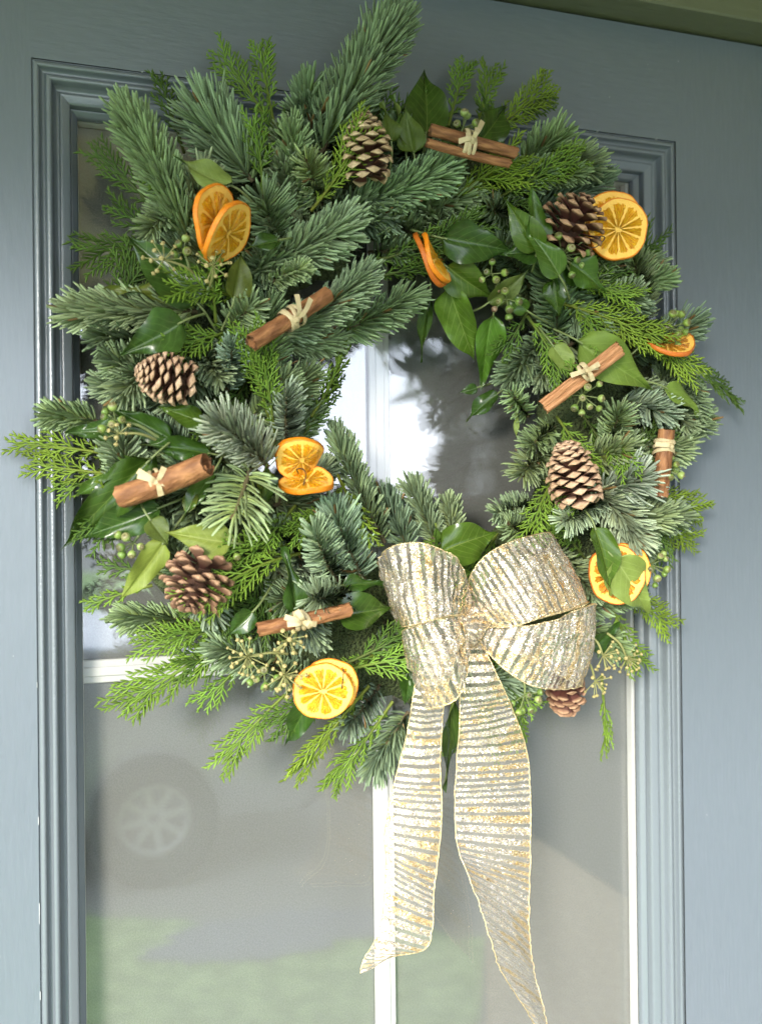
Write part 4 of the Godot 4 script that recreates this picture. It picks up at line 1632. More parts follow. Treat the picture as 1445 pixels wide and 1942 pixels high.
	fir("deep green fir sprig packed beneath the top greenery", Vector3(0.2448, 0.1599, 0.0358), Vector3(0.2634, 0.0997, 0.0621), 0.0172, Color(0.098, 0.152, 0.046), 0, 0.85, 0, "greenery packed beneath the top sprigs")
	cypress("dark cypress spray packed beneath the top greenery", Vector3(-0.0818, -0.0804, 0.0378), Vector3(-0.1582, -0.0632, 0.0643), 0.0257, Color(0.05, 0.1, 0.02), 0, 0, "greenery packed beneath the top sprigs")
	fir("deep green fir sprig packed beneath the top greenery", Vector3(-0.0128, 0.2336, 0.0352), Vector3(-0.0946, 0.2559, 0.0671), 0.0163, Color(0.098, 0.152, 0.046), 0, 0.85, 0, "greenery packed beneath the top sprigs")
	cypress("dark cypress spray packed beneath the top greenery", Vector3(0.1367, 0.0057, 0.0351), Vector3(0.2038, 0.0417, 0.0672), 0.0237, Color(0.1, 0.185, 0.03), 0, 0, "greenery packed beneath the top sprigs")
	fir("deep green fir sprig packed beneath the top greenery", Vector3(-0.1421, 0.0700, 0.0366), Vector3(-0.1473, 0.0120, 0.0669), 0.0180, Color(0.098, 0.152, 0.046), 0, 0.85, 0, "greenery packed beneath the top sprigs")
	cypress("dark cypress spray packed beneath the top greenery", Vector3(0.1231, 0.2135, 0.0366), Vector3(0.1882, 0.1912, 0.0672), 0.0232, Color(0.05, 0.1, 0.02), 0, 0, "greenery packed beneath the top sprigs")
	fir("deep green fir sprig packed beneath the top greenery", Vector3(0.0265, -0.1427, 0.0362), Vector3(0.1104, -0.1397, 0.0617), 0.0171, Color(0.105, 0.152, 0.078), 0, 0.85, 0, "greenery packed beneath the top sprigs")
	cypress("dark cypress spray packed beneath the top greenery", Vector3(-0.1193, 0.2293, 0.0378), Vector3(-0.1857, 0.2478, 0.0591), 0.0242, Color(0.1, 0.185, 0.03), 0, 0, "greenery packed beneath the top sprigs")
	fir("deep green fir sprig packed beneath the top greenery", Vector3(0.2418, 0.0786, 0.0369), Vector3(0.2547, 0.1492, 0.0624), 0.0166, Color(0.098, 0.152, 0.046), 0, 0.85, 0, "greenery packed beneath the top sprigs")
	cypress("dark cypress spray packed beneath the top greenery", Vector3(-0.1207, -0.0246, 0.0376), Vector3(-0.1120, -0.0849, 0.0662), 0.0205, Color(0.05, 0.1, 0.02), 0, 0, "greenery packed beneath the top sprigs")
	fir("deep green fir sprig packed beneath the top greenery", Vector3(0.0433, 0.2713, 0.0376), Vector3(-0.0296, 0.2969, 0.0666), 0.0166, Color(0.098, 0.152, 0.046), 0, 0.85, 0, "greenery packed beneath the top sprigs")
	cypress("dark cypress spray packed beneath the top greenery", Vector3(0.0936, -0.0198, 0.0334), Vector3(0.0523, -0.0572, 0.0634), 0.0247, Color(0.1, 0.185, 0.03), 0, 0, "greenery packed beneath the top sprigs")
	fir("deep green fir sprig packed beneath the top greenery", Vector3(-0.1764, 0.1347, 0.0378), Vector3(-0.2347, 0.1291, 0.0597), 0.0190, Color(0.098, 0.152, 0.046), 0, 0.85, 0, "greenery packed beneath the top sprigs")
	cypress("dark cypress spray packed beneath the top greenery", Vector3(0.1301, 0.1535, 0.0327), Vector3(0.1664, 0.2006, 0.0670), 0.0253, Color(0.1, 0.185, 0.03), 0, 0, "greenery packed beneath the top sprigs")
	fir("deep green fir sprig packed beneath the top greenery", Vector3(-0.0313, -0.0619, 0.0364), Vector3(-0.1040, -0.0677, 0.0672), 0.0198, Color(0.098, 0.152, 0.046), 0, 0.85, 0, "greenery packed beneath the top sprigs")
	cypress("dark cypress spray packed beneath the top greenery", Vector3(-0.0618, 0.2649, 0.0378), Vector3(-0.0150, 0.3160, 0.0650), 0.0230, Color(0.05, 0.1, 0.02), 0, 0, "greenery packed beneath the top sprigs")
	fir("deep green fir sprig packed beneath the top greenery", Vector3(0.1568, 0.0311, 0.0356), Vector3(0.2033, 0.0553, 0.0671), 0.0167, Color(0.195, 0.265, 0.106), 0, 0.85, 0, "greenery packed beneath the top sprigs")
	fir("short fir sprig tucked between the larger fir sprigs", Vector3(-0.0517, 0.2659, 0.0420), Vector3(-0.1032, 0.2639, 0.0668), 0.0182, Color(0.195, 0.265, 0.106), -0.04, 1.0, 0, "short fir sprigs tucked between the larger sprigs")
	fir("short fir sprig tucked between the larger fir sprigs", Vector3(0.2049, -0.0008, 0.0418), Vector3(0.2348, 0.0369, 0.0628), 0.0199, Color(0.195, 0.265, 0.106), -0.05, 1.0, 0, "short fir sprigs tucked between the larger sprigs")
	fir("short fir sprig tucked between the larger fir sprigs", Vector3(-0.1676, 0.0347, 0.0420), Vector3(-0.1669, -0.0209, 0.0732), 0.0183, Color(0.098, 0.152, 0.046), -0.03, 1.0, 0, "short fir sprigs tucked between the larger sprigs")
	fir("short fir sprig tucked between the larger fir sprigs", Vector3(0.0950, 0.2185, 0.0395), Vector3(0.0378, 0.2233, 0.0662), 0.0177, Color(0.098, 0.152, 0.046), 0.02, 1.0, 0, "short fir sprigs tucked between the larger sprigs")
	fir("short fir sprig tucked between the larger fir sprigs", Vector3(-0.1159, 0.1870, 0.0409), Vector3(-0.1650, 0.1706, 0.0733), 0.0201, Color(0.155, 0.228, 0.056), 0.08, 1.0, 0, "short fir sprigs tucked between the larger sprigs")
	fir("short fir sprig tucked between the larger fir sprigs", Vector3(0.2224, 0.1135, 0.0419), Vector3(0.2606, 0.0732, 0.0703), 0.0179, Color(0.195, 0.265, 0.106), -0.06, 1.0, 0, "short fir sprigs tucked between the larger sprigs")
	fir("short fir sprig tucked between the larger fir sprigs", Vector3(-0.1139, 0.0980, 0.0369), Vector3(-0.1103, 0.1569, 0.0620), 0.0201, Color(0.155, 0.228, 0.056), 0.06, 1.0, 0, "short fir sprigs tucked between the larger sprigs")
	fir("short fir sprig tucked between the larger fir sprigs", Vector3(0.1456, 0.1934, 0.0409), Vector3(0.1790, 0.1522, 0.0667), 0.0204, Color(0.195, 0.265, 0.106), 0.07, 1.0, 0, "short fir sprigs tucked between the larger sprigs")
	fir("short fir sprig tucked between the larger fir sprigs", Vector3(-0.0685, 0.2182, 0.0400), Vector3(-0.1213, 0.1827, 0.0651), 0.0201, Color(0.098, 0.152, 0.046), -0.04, 1.0, 0, "short fir sprigs tucked between the larger sprigs")
	fir("short fir sprig tucked between the larger fir sprigs", Vector3(0.2137, 0.0430, 0.0420), Vector3(0.2584, 0.0568, 0.0630), 0.0189, Color(0.195, 0.265, 0.106), 0.02, 1.0, 0, "short fir sprigs tucked between the larger sprigs")
	fir("short fir sprig tucked between the larger fir sprigs", Vector3(-0.1272, 0.0096, 0.0410), Vector3(-0.1806, 0.0346, 0.0745), 0.0175, Color(0.195, 0.265, 0.106), 0.08, 1.0, 0, "short fir sprigs tucked between the larger sprigs")
	fir("short fir sprig tucked between the larger fir sprigs", Vector3(0.0775, 0.2677, 0.0419), Vector3(0.1210, 0.2799, 0.0689), 0.0173, Color(0.195, 0.265, 0.106), -0.05, 1.0, 0, "short fir sprigs tucked between the larger sprigs")
	fir("short fir sprig tucked between the larger fir sprigs", Vector3(-0.1625, 0.1686, 0.0420), Vector3(-0.1566, 0.2148, 0.0727), 0.0172, Color(0.195, 0.265, 0.106), 0.05, 1.0, 0, "short fir sprigs tucked between the larger sprigs")
	fir("short fir sprig tucked between the larger fir sprigs", Vector3(0.2281, 0.1621, 0.0411), Vector3(0.2096, 0.2159, 0.0696), 0.0196, Color(0.155, 0.228, 0.056), 0.10, 1.0, 0, "short fir sprigs tucked between the larger sprigs")
	fir("short fir sprig tucked between the larger fir sprigs", Vector3(-0.0393, 0.3211, 0.0397), Vector3(-0.0881, 0.3090, 0.0592), 0.0173, Color(0.195, 0.265, 0.106), -0.02, 1.0, 0, "short fir sprigs tucked between the larger sprigs")
	fir("short fir sprig tucked between the larger fir sprigs", Vector3(0.1839, -0.0201, 0.0420), Vector3(0.2344, -0.0066, 0.0685), 0.0199, Color(0.195, 0.265, 0.106), -0.06, 1.0, 0, "short fir sprigs tucked between the larger sprigs")
	fir("short fir sprig tucked between the larger fir sprigs", Vector3(-0.1511, 0.0635, 0.0413), Vector3(-0.1964, 0.0297, 0.0634), 0.0190, Color(0.155, 0.228, 0.056), -0.02, 1.0, 0, "short fir sprigs tucked between the larger sprigs")
	fir("short fir sprig tucked between the larger fir sprigs", Vector3(0.1375, 0.2398, 0.0420), Vector3(0.1817, 0.2192, 0.0665), 0.0204, Color(0.195, 0.265, 0.106), -0.10, 1.0, 0, "short fir sprigs tucked between the larger sprigs")
	fir("short fir sprig tucked between the larger fir sprigs", Vector3(-0.1553, 0.2550, 0.0396), Vector3(-0.2001, 0.2080, 0.0613), 0.0165, Color(0.195, 0.265, 0.106), -0.01, 1.0, 0, "short fir sprigs tucked between the larger sprigs")
	fir("short fir sprig tucked between the larger fir sprigs", Vector3(0.2334, 0.0858, 0.0415), Vector3(0.2324, 0.0342, 0.0727), 0.0184, Color(0.195, 0.265, 0.106), -0.09, 1.0, 0, "short fir sprigs tucked between the larger sprigs")
	fir("short fir sprig tucked between the larger fir sprigs", Vector3(-0.1516, -0.0594, 0.0408), Vector3(-0.1893, -0.0167, 0.0645), 0.0174, Color(0.195, 0.265, 0.106), -0.07, 1.0, 0, "short fir sprigs tucked between the larger sprigs")
	fir("short fir sprig tucked between the larger fir sprigs", Vector3(0.0324, 0.2241, 0.0374), Vector3(-0.0158, 0.2363, 0.0679), 0.0187, Color(0.155, 0.228, 0.056), -0.07, 1.0, 0, "short fir sprigs tucked between the larger sprigs")
	fir("short fir sprig tucked between the larger fir sprigs", Vector3(-0.1709, 0.1272, 0.0420), Vector3(-0.2188, 0.0877, 0.0653), 0.0198, Color(0.195, 0.265, 0.106), 0.08, 1.0, 0, "short fir sprigs tucked between the larger sprigs")
	fir("short fir sprig tucked between the larger fir sprigs", Vector3(0.1875, 0.1933, 0.0420), Vector3(0.2458, 0.2036, 0.0626), 0.0167, Color(0.155, 0.228, 0.056), 0.07, 1.0, 0, "short fir sprigs tucked between the larger sprigs")
	fir("short fir sprig tucked between the larger fir sprigs", Vector3(-0.0531, 0.2336, 0.0405), Vector3(-0.1014, 0.1937, 0.0633), 0.0191, Color(0.155, 0.228, 0.056), 0.01, 1.0, 0, "short fir sprigs tucked between the larger sprigs")
	fir("short fir sprig tucked between the larger fir sprigs", Vector3(0.2200, 0.0118, 0.0414), Vector3(0.2168, -0.0389, 0.0643), 0.0165, Color(0.195, 0.265, 0.106), 0.02, 1.0, 0, "short fir sprigs tucked between the larger sprigs")
	fir("short fir sprig tucked between the larger fir sprigs", Vector3(-0.2014, 0.0044, 0.0400), Vector3(-0.2209, 0.0544, 0.0683), 0.0197, Color(0.195, 0.265, 0.106), -0.04, 1.0, 0, "short fir sprigs tucked between the larger sprigs")
	fir("short fir sprig tucked between the larger fir sprigs", Vector3(0.1183, 0.2939, 0.0407), Vector3(0.1672, 0.2906, 0.0678), 0.0202, Color(0.195, 0.265, 0.106), -0.10, 1.0, 0, "short fir sprigs tucked between the larger sprigs")
	fir("short fir sprig tucked between the larger fir sprigs", Vector3(-0.1562, 0.1955, 0.0419), Vector3(-0.1600, 0.2506, 0.0655), 0.0193, Color(0.195, 0.265, 0.106), -0.07, 1.0, 0, "short fir sprigs tucked between the larger sprigs")
	fir("short fir sprig tucked between the larger fir sprigs", Vector3(0.2542, 0.1372, 0.0394), Vector3(0.2762, 0.0864, 0.0606), 0.0192, Color(0.195, 0.265, 0.106), 0.02, 1.0, 0, "short fir sprigs tucked between the larger sprigs")
	fir("short fir sprig tucked between the larger fir sprigs", Vector3(0.0004, 0.2504, 0.0406), Vector3(0.0569, 0.2566, 0.0681), 0.0186, Color(0.195, 0.265, 0.106), 0.10, 1.0, 0, "short fir sprigs tucked between the larger sprigs")
	fir("short fir sprig tucked between the larger fir sprigs", Vector3(-0.1761, 0.0857, 0.0420), Vector3(-0.2261, 0.1125, 0.0647), 0.0189, Color(0.098, 0.152, 0.046), 0.09, 1.0, 0, "short fir sprigs tucked between the larger sprigs")
	fir("short fir sprig tucked between the larger fir sprigs", Vector3(0.1254, 0.1928, 0.0393), Vector3(0.0833, 0.2216, 0.0619), 0.0173, Color(0.098, 0.152, 0.046), 0.02, 1.0, 0, "short fir sprigs tucked between the larger sprigs")
	fir("short fir sprig tucked between the larger fir sprigs", Vector3(-0.0870, 0.2209, 0.0411), Vector3(-0.0992, 0.2662, 0.0749), 0.0166, Color(0.195, 0.265, 0.106), -0.09, 1.0, 0, "short fir sprigs tucked between the larger sprigs")
	fir("short fir sprig tucked between the larger fir sprigs", Vector3(0.2537, 0.0536, 0.0397), Vector3(0.2613, 0.1030, 0.0627), 0.0190, Color(0.098, 0.152, 0.046), -0.04, 1.0, 0, "short fir sprigs tucked between the larger sprigs")
	fir("short fir sprig tucked between the larger fir sprigs", Vector3(-0.0986, 0.0121, 0.0382), Vector3(-0.0585, -0.0105, 0.0531), 0.0205, Color(0.098, 0.152, 0.046), 0.04, 1.0, 0, "short fir sprigs tucked between the larger sprigs")
	fir("short fir sprig tucked between the larger fir sprigs", Vector3(0.0502, 0.2212, 0.0374), Vector3(0.0150, 0.2593, 0.0656), 0.0192, Color(0.195, 0.265, 0.106), -0.03, 1.0, 0, "short fir sprigs tucked between the larger sprigs")
	fir("short fir sprig tucked between the larger fir sprigs", Vector3(-0.1150, 0.1353, 0.0383), Vector3(-0.1069, 0.0832, 0.0551), 0.0166, Color(0.155, 0.228, 0.056), -0.08, 1.0, 0, "short fir sprigs tucked between the larger sprigs")
	fir("short fir sprig tucked between the larger fir sprigs", Vector3(0.1504, 0.1481, 0.0388), Vector3(0.1263, 0.2032, 0.0636), 0.0192, Color(0.098, 0.152, 0.046), 0.08, 1.0, 0, "short fir sprigs tucked between the larger sprigs")
	fir("short fir sprig tucked between the larger fir sprigs", Vector3(-0.0498, 0.2906, 0.0417), Vector3(-0.1017, 0.2834, 0.0632), 0.0199, Color(0.195, 0.265, 0.106), 0.08, 1.0, 0, "short fir sprigs tucked between the larger sprigs")
	fir("tallest fir sprig, standing up past the top of the wreath", Vector3(-0.0677, 0.2788, 0.0669), Vector3(0.0001, 0.3957, 0.0519), 0.0250, Color(0.098, 0.152, 0.046), -0.04, 1.25, 0)
	fir("long fir sprig reaching out at the upper corner by the moulding", Vector3(-0.1673, 0.1987, 0.0625), Vector3(-0.2134, 0.2982, 0.0513), 0.0212, Color(0.155, 0.228, 0.056), 0.06, 1.15, 0)
	fir("broad fir sprig between the corner sprig and the pale leaf", Vector3(-0.1209, 0.2525, 0.0625), Vector3(-0.1543, 0.3057, 0.0464), 0.0271, Color(0.195, 0.265, 0.106), -0.05, 1.2, 0)
	fir("dark fir tip standing behind the tall sprig's foot", Vector3(-0.0820, 0.2870, 0.0394), Vector3(-0.0733, 0.3321, 0.0599), 0.0185, Color(0.098, 0.152, 0.046), 0, 1.1, 0)
	fir("fir sprig standing just beside the tall sprig, light tipped", Vector3(-0.0877, 0.2283, 0.0518), Vector3(-0.0951, 0.2897, 0.0811), 0.0174, Color(0.25, 0.32, 0.11), 0.05, 1, 0)
	fir("pale green fir tuft leaning on the tip of the cypress spray beneath the tan cone", Vector3(-0.0651, 0.2415, 0.0557), Vector3(-0.0839, 0.2645, 0.0852), 0.0165, Color(0.25, 0.32, 0.11), -0.04, 1, 0)
	fir("grey-green fir branch lying under the first cone", Vector3(-0.0449, 0.2400, 0.0529), Vector3(0.0274, 0.2703, 0.0869), 0.0203, Color(0.195, 0.265, 0.106), 0.05, 1.25, 0)
	fir("fir tuft beside the upper orange pair", Vector3(-0.1030, 0.2060, 0.0533), Vector3(-0.1171, 0.2334, 0.0818), 0.0210, Color(0.195, 0.265, 0.106), 0.05, 1.1, 0)
	fir("thick blue-green branch crossing above the dark-barked cinnamon", Vector3(-0.1247, 0.1830, 0.0575), Vector3(-0.0538, 0.2205, 0.0860), 0.0236, Color(0.195, 0.265, 0.106), 0.07, 1.25, 0)
	fir("small pale yellow-green fir tip above the raffia knot", Vector3(-0.1135, 0.1726, 0.0621), Vector3(-0.0873, 0.1830, 0.0882), 0.0118, Color(0.25, 0.32, 0.11), -0.1, 1.1, 0)
	fir("thick curving fir branch beside the end of the tied cinnamon", Vector3(-0.1044, 0.1358, 0.0560), Vector3(-0.0367, 0.1852, 0.0776), 0.0198, Color(0.195, 0.265, 0.106), 0.1, 1.3, 0)
	fir("fir branch hanging over the top edge of the hole", Vector3(-0.0446, 0.1483, 0.0256), Vector3(0.0106, 0.1771, 0.0502), 0.0201, Color(0.195, 0.265, 0.106), 0.06, 1.2, 0)
	fir("short fir sprig under the tied cinnamon stick", Vector3(-0.1117, 0.1362, 0.0514), Vector3(-0.0478, 0.1409, 0.0315), 0.0152, Color(0.195, 0.265, 0.106), 0.1, 1.1, 0)
	fir("fir tuft pointing at the raffia from outside", Vector3(-0.1431, 0.1340, 0.0553), Vector3(-0.1254, 0.1536, 0.0813), 0.0170, Color(0.195, 0.265, 0.106), -0.1, 1, 0)
	fir("long fir branch thrust out over the moulding, bluish", Vector3(-0.1651, 0.1496, 0.0716), Vector3(-0.2519, 0.1479, 0.0527), 0.0206, Color(0.195, 0.265, 0.106), -0.02, 1.3, 0)
	fir("flat fir sprig behind the tan cone near the moulding", Vector3(-0.1836, 0.0862, 0.0423), Vector3(-0.2299, 0.0983, 0.0339), 0.0164, Color(0.195, 0.265, 0.106), 0.04, 1.1, 0)
	fir("short fir tuft poking out over the moulding above the berries", Vector3(-0.2357, 0.0694, 0.0390), Vector3(-0.2706, 0.0732, 0.0398), 0.0150, Color(0.155, 0.228, 0.056), 0.08, 1.1, 0)
	fir("pale fir tip above the middle of the cypress, between cone and hole", Vector3(-0.1417, 0.0937, 0.0566), Vector3(-0.1428, 0.1244, 0.0867), 0.0134, Color(0.275, 0.35, 0.235), 0.05, 1, 0)
	fir("dark fir sprig beside the tan cone", Vector3(-0.1643, 0.1339, 0.0503), Vector3(-0.1503, 0.0991, 0.0784), 0.0146, Color(0.195, 0.265, 0.106), 0, 1, 0)
	fir("drooping pale fir sprig at the inner edge by the hole", Vector3(-0.0926, 0.0550, 0.0462), Vector3(-0.0980, 0.0915, 0.0714), 0.0155, Color(0.275, 0.35, 0.235), -0.14, 1.1, 0)
	fir("big pale fir tuft above the cinnamon scroll, needles swept down", Vector3(-0.1172, 0.0341, 0.0880), Vector3(-0.1566, 0.0629, 0.1105), 0.0251, Color(0.275, 0.35, 0.235), 0.06, 1.3, -0.1)
	fir("open star of long fir needles below the cinnamon scroll", Vector3(-0.1324, 0.0315, 0.0991), Vector3(-0.1468, -0.0018, 0.1122), 0.0264, Color(0.195, 0.265, 0.106), 0, 0.55, 0.15)
	fir("pale round-topped fir sprig beside its taller twin", Vector3(-0.0576, -0.0530, 0.0628), Vector3(-0.0814, -0.0126, 0.0875), 0.0181, Color(0.275, 0.35, 0.235), -0.12, 1.2, 0)
	fir("pale fir sprig, taller twin near the folded orange", Vector3(-0.0350, -0.0539, 0.0599), Vector3(-0.0641, 0.0008, 0.0795), 0.0189, Color(0.275, 0.35, 0.235), -0.08, 1.2, 0)
	fir("small frosty fir tuft sitting on the lower cinnamon stick", Vector3(-0.0538, -0.0641, 0.0715), Vector3(-0.0894, -0.0616, 0.1053), 0.0182, Color(0.275, 0.35, 0.235), -0.08, 1, -0.1)
	fir("dark blue fir sprig rising into the hole beside the folded orange", Vector3(0.0101, -0.0347, 0.0407), Vector3(-0.0080, 0.0120, 0.0254), 0.0164, Color(0.105, 0.152, 0.078), 0.05, 1.15, 0)
	fir("blue-grey fir sprig rising into the foot of the hole", Vector3(0.0351, -0.0266, 0.0368), Vector3(0.0180, 0.0193, 0.0246), 0.0152, Color(0.195, 0.265, 0.106), 0.06, 1.15, 0)
	fir("smallest fir sprig at the foot of the hole above the ribbon", Vector3(0.0509, -0.0313, 0.0389), Vector3(0.0478, 0.0071, 0.0341), 0.0120, Color(0.195, 0.265, 0.106), 0.04, 1, 0)
	fir("fir branch along the inner edge under the folded orange", Vector3(-0.0107, -0.0256, 0.0411), Vector3(-0.0470, 0.0642, 0.0240), 0.0163, Color(0.195, 0.265, 0.106), -0.1, 1.15, 0)
	fir("dark fir sprig low at the outer edge below the open cone", Vector3(-0.1648, -0.0837, 0.0374), Vector3(-0.2186, -0.0778, 0.0311), 0.0144, Color(0.155, 0.228, 0.056), 0.05, 1.15, 0)
	fir("blue-black fir tip hanging below the wreath beside the ribbon", Vector3(0.0107, -0.1665, 0.0346), Vector3(-0.0201, -0.2097, 0.0309), 0.0191, Color(0.105, 0.152, 0.078), 0.06, 1.2, 0)
	fir("blue-grey fir branch at the hole's lower edge behind the bow", Vector3(0.1222, 0.0035, 0.0450), Vector3(0.0820, -0.0020, 0.0599), 0.0165, Color(0.195, 0.265, 0.106), 0.04, 1.15, 0)
	fir("fir branch beneath the bow's upper loop", Vector3(0.1245, -0.0282, 0.0445), Vector3(0.0901, -0.0117, 0.0661), 0.0173, Color(0.195, 0.265, 0.106), 0, 1, 0)
	fir("small fir star at the inner edge under the dark hanging leaf", Vector3(0.1192, 0.0806, 0.0430), Vector3(0.0960, 0.0978, 0.0594), 0.0124, Color(0.155, 0.228, 0.056), 0, 0.7, 0.2)
	fir("dark fir branch along the hole's inner edge", Vector3(0.1383, 0.1489, 0.0467), Vector3(0.0997, 0.1113, 0.0470), 0.0182, Color(0.098, 0.152, 0.046), 0.06, 1.1, 0)
	fir("dark fir sprig behind the flat cinnamon stick", Vector3(0.1629, 0.1459, 0.0441), Vector3(0.1250, 0.1119, 0.0519), 0.0192, Color(0.195, 0.265, 0.106), 0.05, 1, 0)
	fir("fir sprig at the inner edge beside the closed cone", Vector3(0.1391, 0.0536, 0.0430), Vector3(0.1052, 0.0308, 0.0612), 0.0189, Color(0.155, 0.228, 0.056), 0.06, 1.1, 0)
	fir("fir sprig pointing into the hole above the closed cone", Vector3(0.1443, 0.0720, 0.0433), Vector3(0.1139, 0.0545, 0.0585), 0.0168, Color(0.155, 0.228, 0.056), 0, 1, 0)
	fir("frosty fir sprig beside the closed cone", Vector3(0.1804, 0.0165, 0.0600), Vector3(0.2017, 0.0267, 0.0870), 0.0229, Color(0.275, 0.35, 0.235), 0.08, 1.1, 0)
	fir("bluish fir sprig curving down under the closed cone", Vector3(0.1729, 0.0166, 0.0596), Vector3(0.1954, -0.0267, 0.0890), 0.0219, Color(0.275, 0.35, 0.235), -0.14, 1.2, 0)
	fir("pale fir tuft directly below the closed cone", Vector3(0.1766, 0.0120, 0.0619), Vector3(0.1273, -0.0091, 0.0899), 0.0186, Color(0.275, 0.35, 0.235), -0.05, 1, 0)
	fir("frosty fir tip at the outer edge above the bound cinnamon", Vector3(0.2060, 0.0952, 0.0543), Vector3(0.2310, 0.0807, 0.0820), 0.0193, Color(0.275, 0.35, 0.235), -0.05, 1.1, 0)
	fir("fir tip between berries and the frosty outer tips", Vector3(0.1875, 0.0532, 0.0577), Vector3(0.1827, 0.0823, 0.0844), 0.0179, Color(0.155, 0.228, 0.056), 0.05, 1, 0)
	fir("fir sprig above the closed cone pointing toward the rim", Vector3(0.1673, 0.0442, 0.0522), Vector3(0.1872, 0.0508, 0.0810), 0.0195, Color(0.155, 0.228, 0.056), 0.05, 1, 0)
	fir("fir sprig beyond the double cinnamon, curling over", Vector3(0.1109, 0.2862, 0.0497), Vector3(0.1387, 0.3095, 0.0713), 0.0201, Color(0.155, 0.228, 0.056), -0.14, 1.15, 0)
	fir("flat fir tip over the moulding above the open cone", Vector3(0.1171, 0.2793, 0.0519), Vector3(0.1506, 0.2807, 0.0802), 0.0144, Color(0.155, 0.228, 0.056), -0.05, 1.1, 0)
	fir("fir sprig sticking out below the round orange", Vector3(0.1939, 0.2084, 0.0420), Vector3(0.2380, 0.2162, 0.0442), 0.0212, Color(0.195, 0.265, 0.106), 0.04, 1.2, 0)
	fir("fir sprig below the dark ivy beside the moulding", Vector3(0.1867, 0.1794, 0.0444), Vector3(0.2055, 0.1817, 0.0769), 0.0200, Color(0.195, 0.265, 0.106), 0.04, 1, 0)
	fir("dark fir tuft above the ivy's top leaves", Vector3(0.1121, 0.2469, 0.0462), Vector3(0.0697, 0.2456, 0.0771), 0.0165, Color(0.098, 0.152, 0.046), 0, 0.9, 0)
	fir("fir sprig low behind the bow's lower loop", Vector3(0.1763, -0.1038, 0.0378), Vector3(0.1997, -0.1206, 0.0499), 0.0179, Color(0.155, 0.228, 0.056), 0, 1, 0)
	fir("fir sprig under the upper bow loop's rim", Vector3(0.1576, -0.0472, 0.0444), Vector3(0.1649, -0.0731, 0.0710), 0.0168, Color(0.195, 0.265, 0.106), 0, 1, 0)
	fir("dark fir sprig hidden behind the bow's hanging loop", Vector3(-0.0118, -0.0902, 0.0422), Vector3(0.0026, -0.1244, 0.0708), 0.0169, Color(0.105, 0.152, 0.078), 0, 1, 0)
	fir("dark fir sprig beneath the round orange pair", Vector3(-0.0142, -0.1430, 0.0340), Vector3(-0.0486, -0.1718, 0.0506), 0.0153, Color(0.105, 0.152, 0.078), 0, 1, 0)
	fir("fir sprig behind the pale leaf and corner sprig", Vector3(-0.1416, 0.2270, 0.0401), Vector3(-0.1717, 0.2385, 0.0629), 0.0173, Color(0.098, 0.152, 0.046), 0, 1, 0)
	fir("dark fir sprig between twin pale sprigs and the open cone", Vector3(-0.0825, -0.0325, 0.0444), Vector3(-0.1093, -0.0125, 0.0717), 0.0159, Color(0.098, 0.152, 0.046), 0, 1, 0)
	fir("fir sprig under the dark lobed leaf", Vector3(-0.1388, 0.1122, 0.0404), Vector3(-0.1727, 0.1182, 0.0702), 0.0159, Color(0.098, 0.152, 0.046), 0, 1, 0)
	fir("fir sprig above the hole beside the edge-on orange", Vector3(-0.0210, 0.2116, 0.0393), Vector3(-0.0004, 0.2101, 0.0657), 0.0158, Color(0.098, 0.152, 0.046), 0, 1, 0)
	fir("dark fir sprig beneath the grey-green branch under the first cone", Vector3(-0.0440, 0.2347, 0.0423), Vector3(-0.0157, 0.2330, 0.0674), 0.0181, Color(0.105, 0.152, 0.078), 0, 1, 0)
	fir("fir sprig between the scroll's frosty tuft and the hole", Vector3(-0.1234, 0.0712, 0.0443), Vector3(-0.0966, 0.1030, 0.0618), 0.0156, Color(0.195, 0.265, 0.106), 0.08, 1.2, 0)
	fir("dark fir sprig deep behind the drooping pale sprig", Vector3(-0.1092, 0.0472, 0.0347), Vector3(-0.0669, 0.0840, 0.0243), 0.0163, Color(0.098, 0.152, 0.046), 0.05, 1.2, 0)
	fir("fir sprig low at the inner edge above the folded orange", Vector3(-0.0999, 0.0811, 0.0329), Vector3(-0.0746, 0.1106, 0.0422), 0.0157, Color(0.155, 0.228, 0.056), 0.05, 1.2, 0)
	fir("fir branch behind the folded orange pair", Vector3(-0.1021, 0.0053, 0.0390), Vector3(-0.0560, 0.0370, 0.0276), 0.0169, Color(0.195, 0.265, 0.106), 0.06, 1.2, 0)
	cypress("tall cypress plume at the top corner, thin and upright", Vector3(-0.1016, 0.2972, 0.0514), Vector3(-0.1386, 0.3613, 0.0300), 0.0199, Color(0.1, 0.185, 0.03), 0.05, 0)
	cypress("narrow upright cypress plume beside the taller plume", Vector3(-0.1018, 0.3029, 0.0524), Vector3(-0.1073, 0.3712, 0.0300), 0.0149, Color(0.1, 0.185, 0.03), 0, 0)
	cypress("dark cypress tip in front of the mitred moulding corner", Vector3(-0.1686, 0.2798, 0.0334), Vector3(-0.1852, 0.3416, 0.0180), 0.0145, Color(0.05, 0.1, 0.02), 0, 0)
	cypress("cypress plume crossing the glass at the upper edge", Vector3(-0.1862, 0.2225, 0.0427), Vector3(-0.2345, 0.2740, 0.0300), 0.0173, Color(0.05, 0.1, 0.02), 0.08, 0)
	cypress("dark cypress spray behind the corner fir sprig", Vector3(-0.1786, 0.2029, 0.0431), Vector3(-0.2200, 0.2251, 0.0572), 0.0162, Color(0.05, 0.1, 0.02), 0, 0)
	cypress("upright cypress spray beside the pale leaf", Vector3(-0.1125, 0.2397, 0.0608), Vector3(-0.1239, 0.2881, 0.0841), 0.0170, Color(0.1, 0.185, 0.03), 0.04, 0)
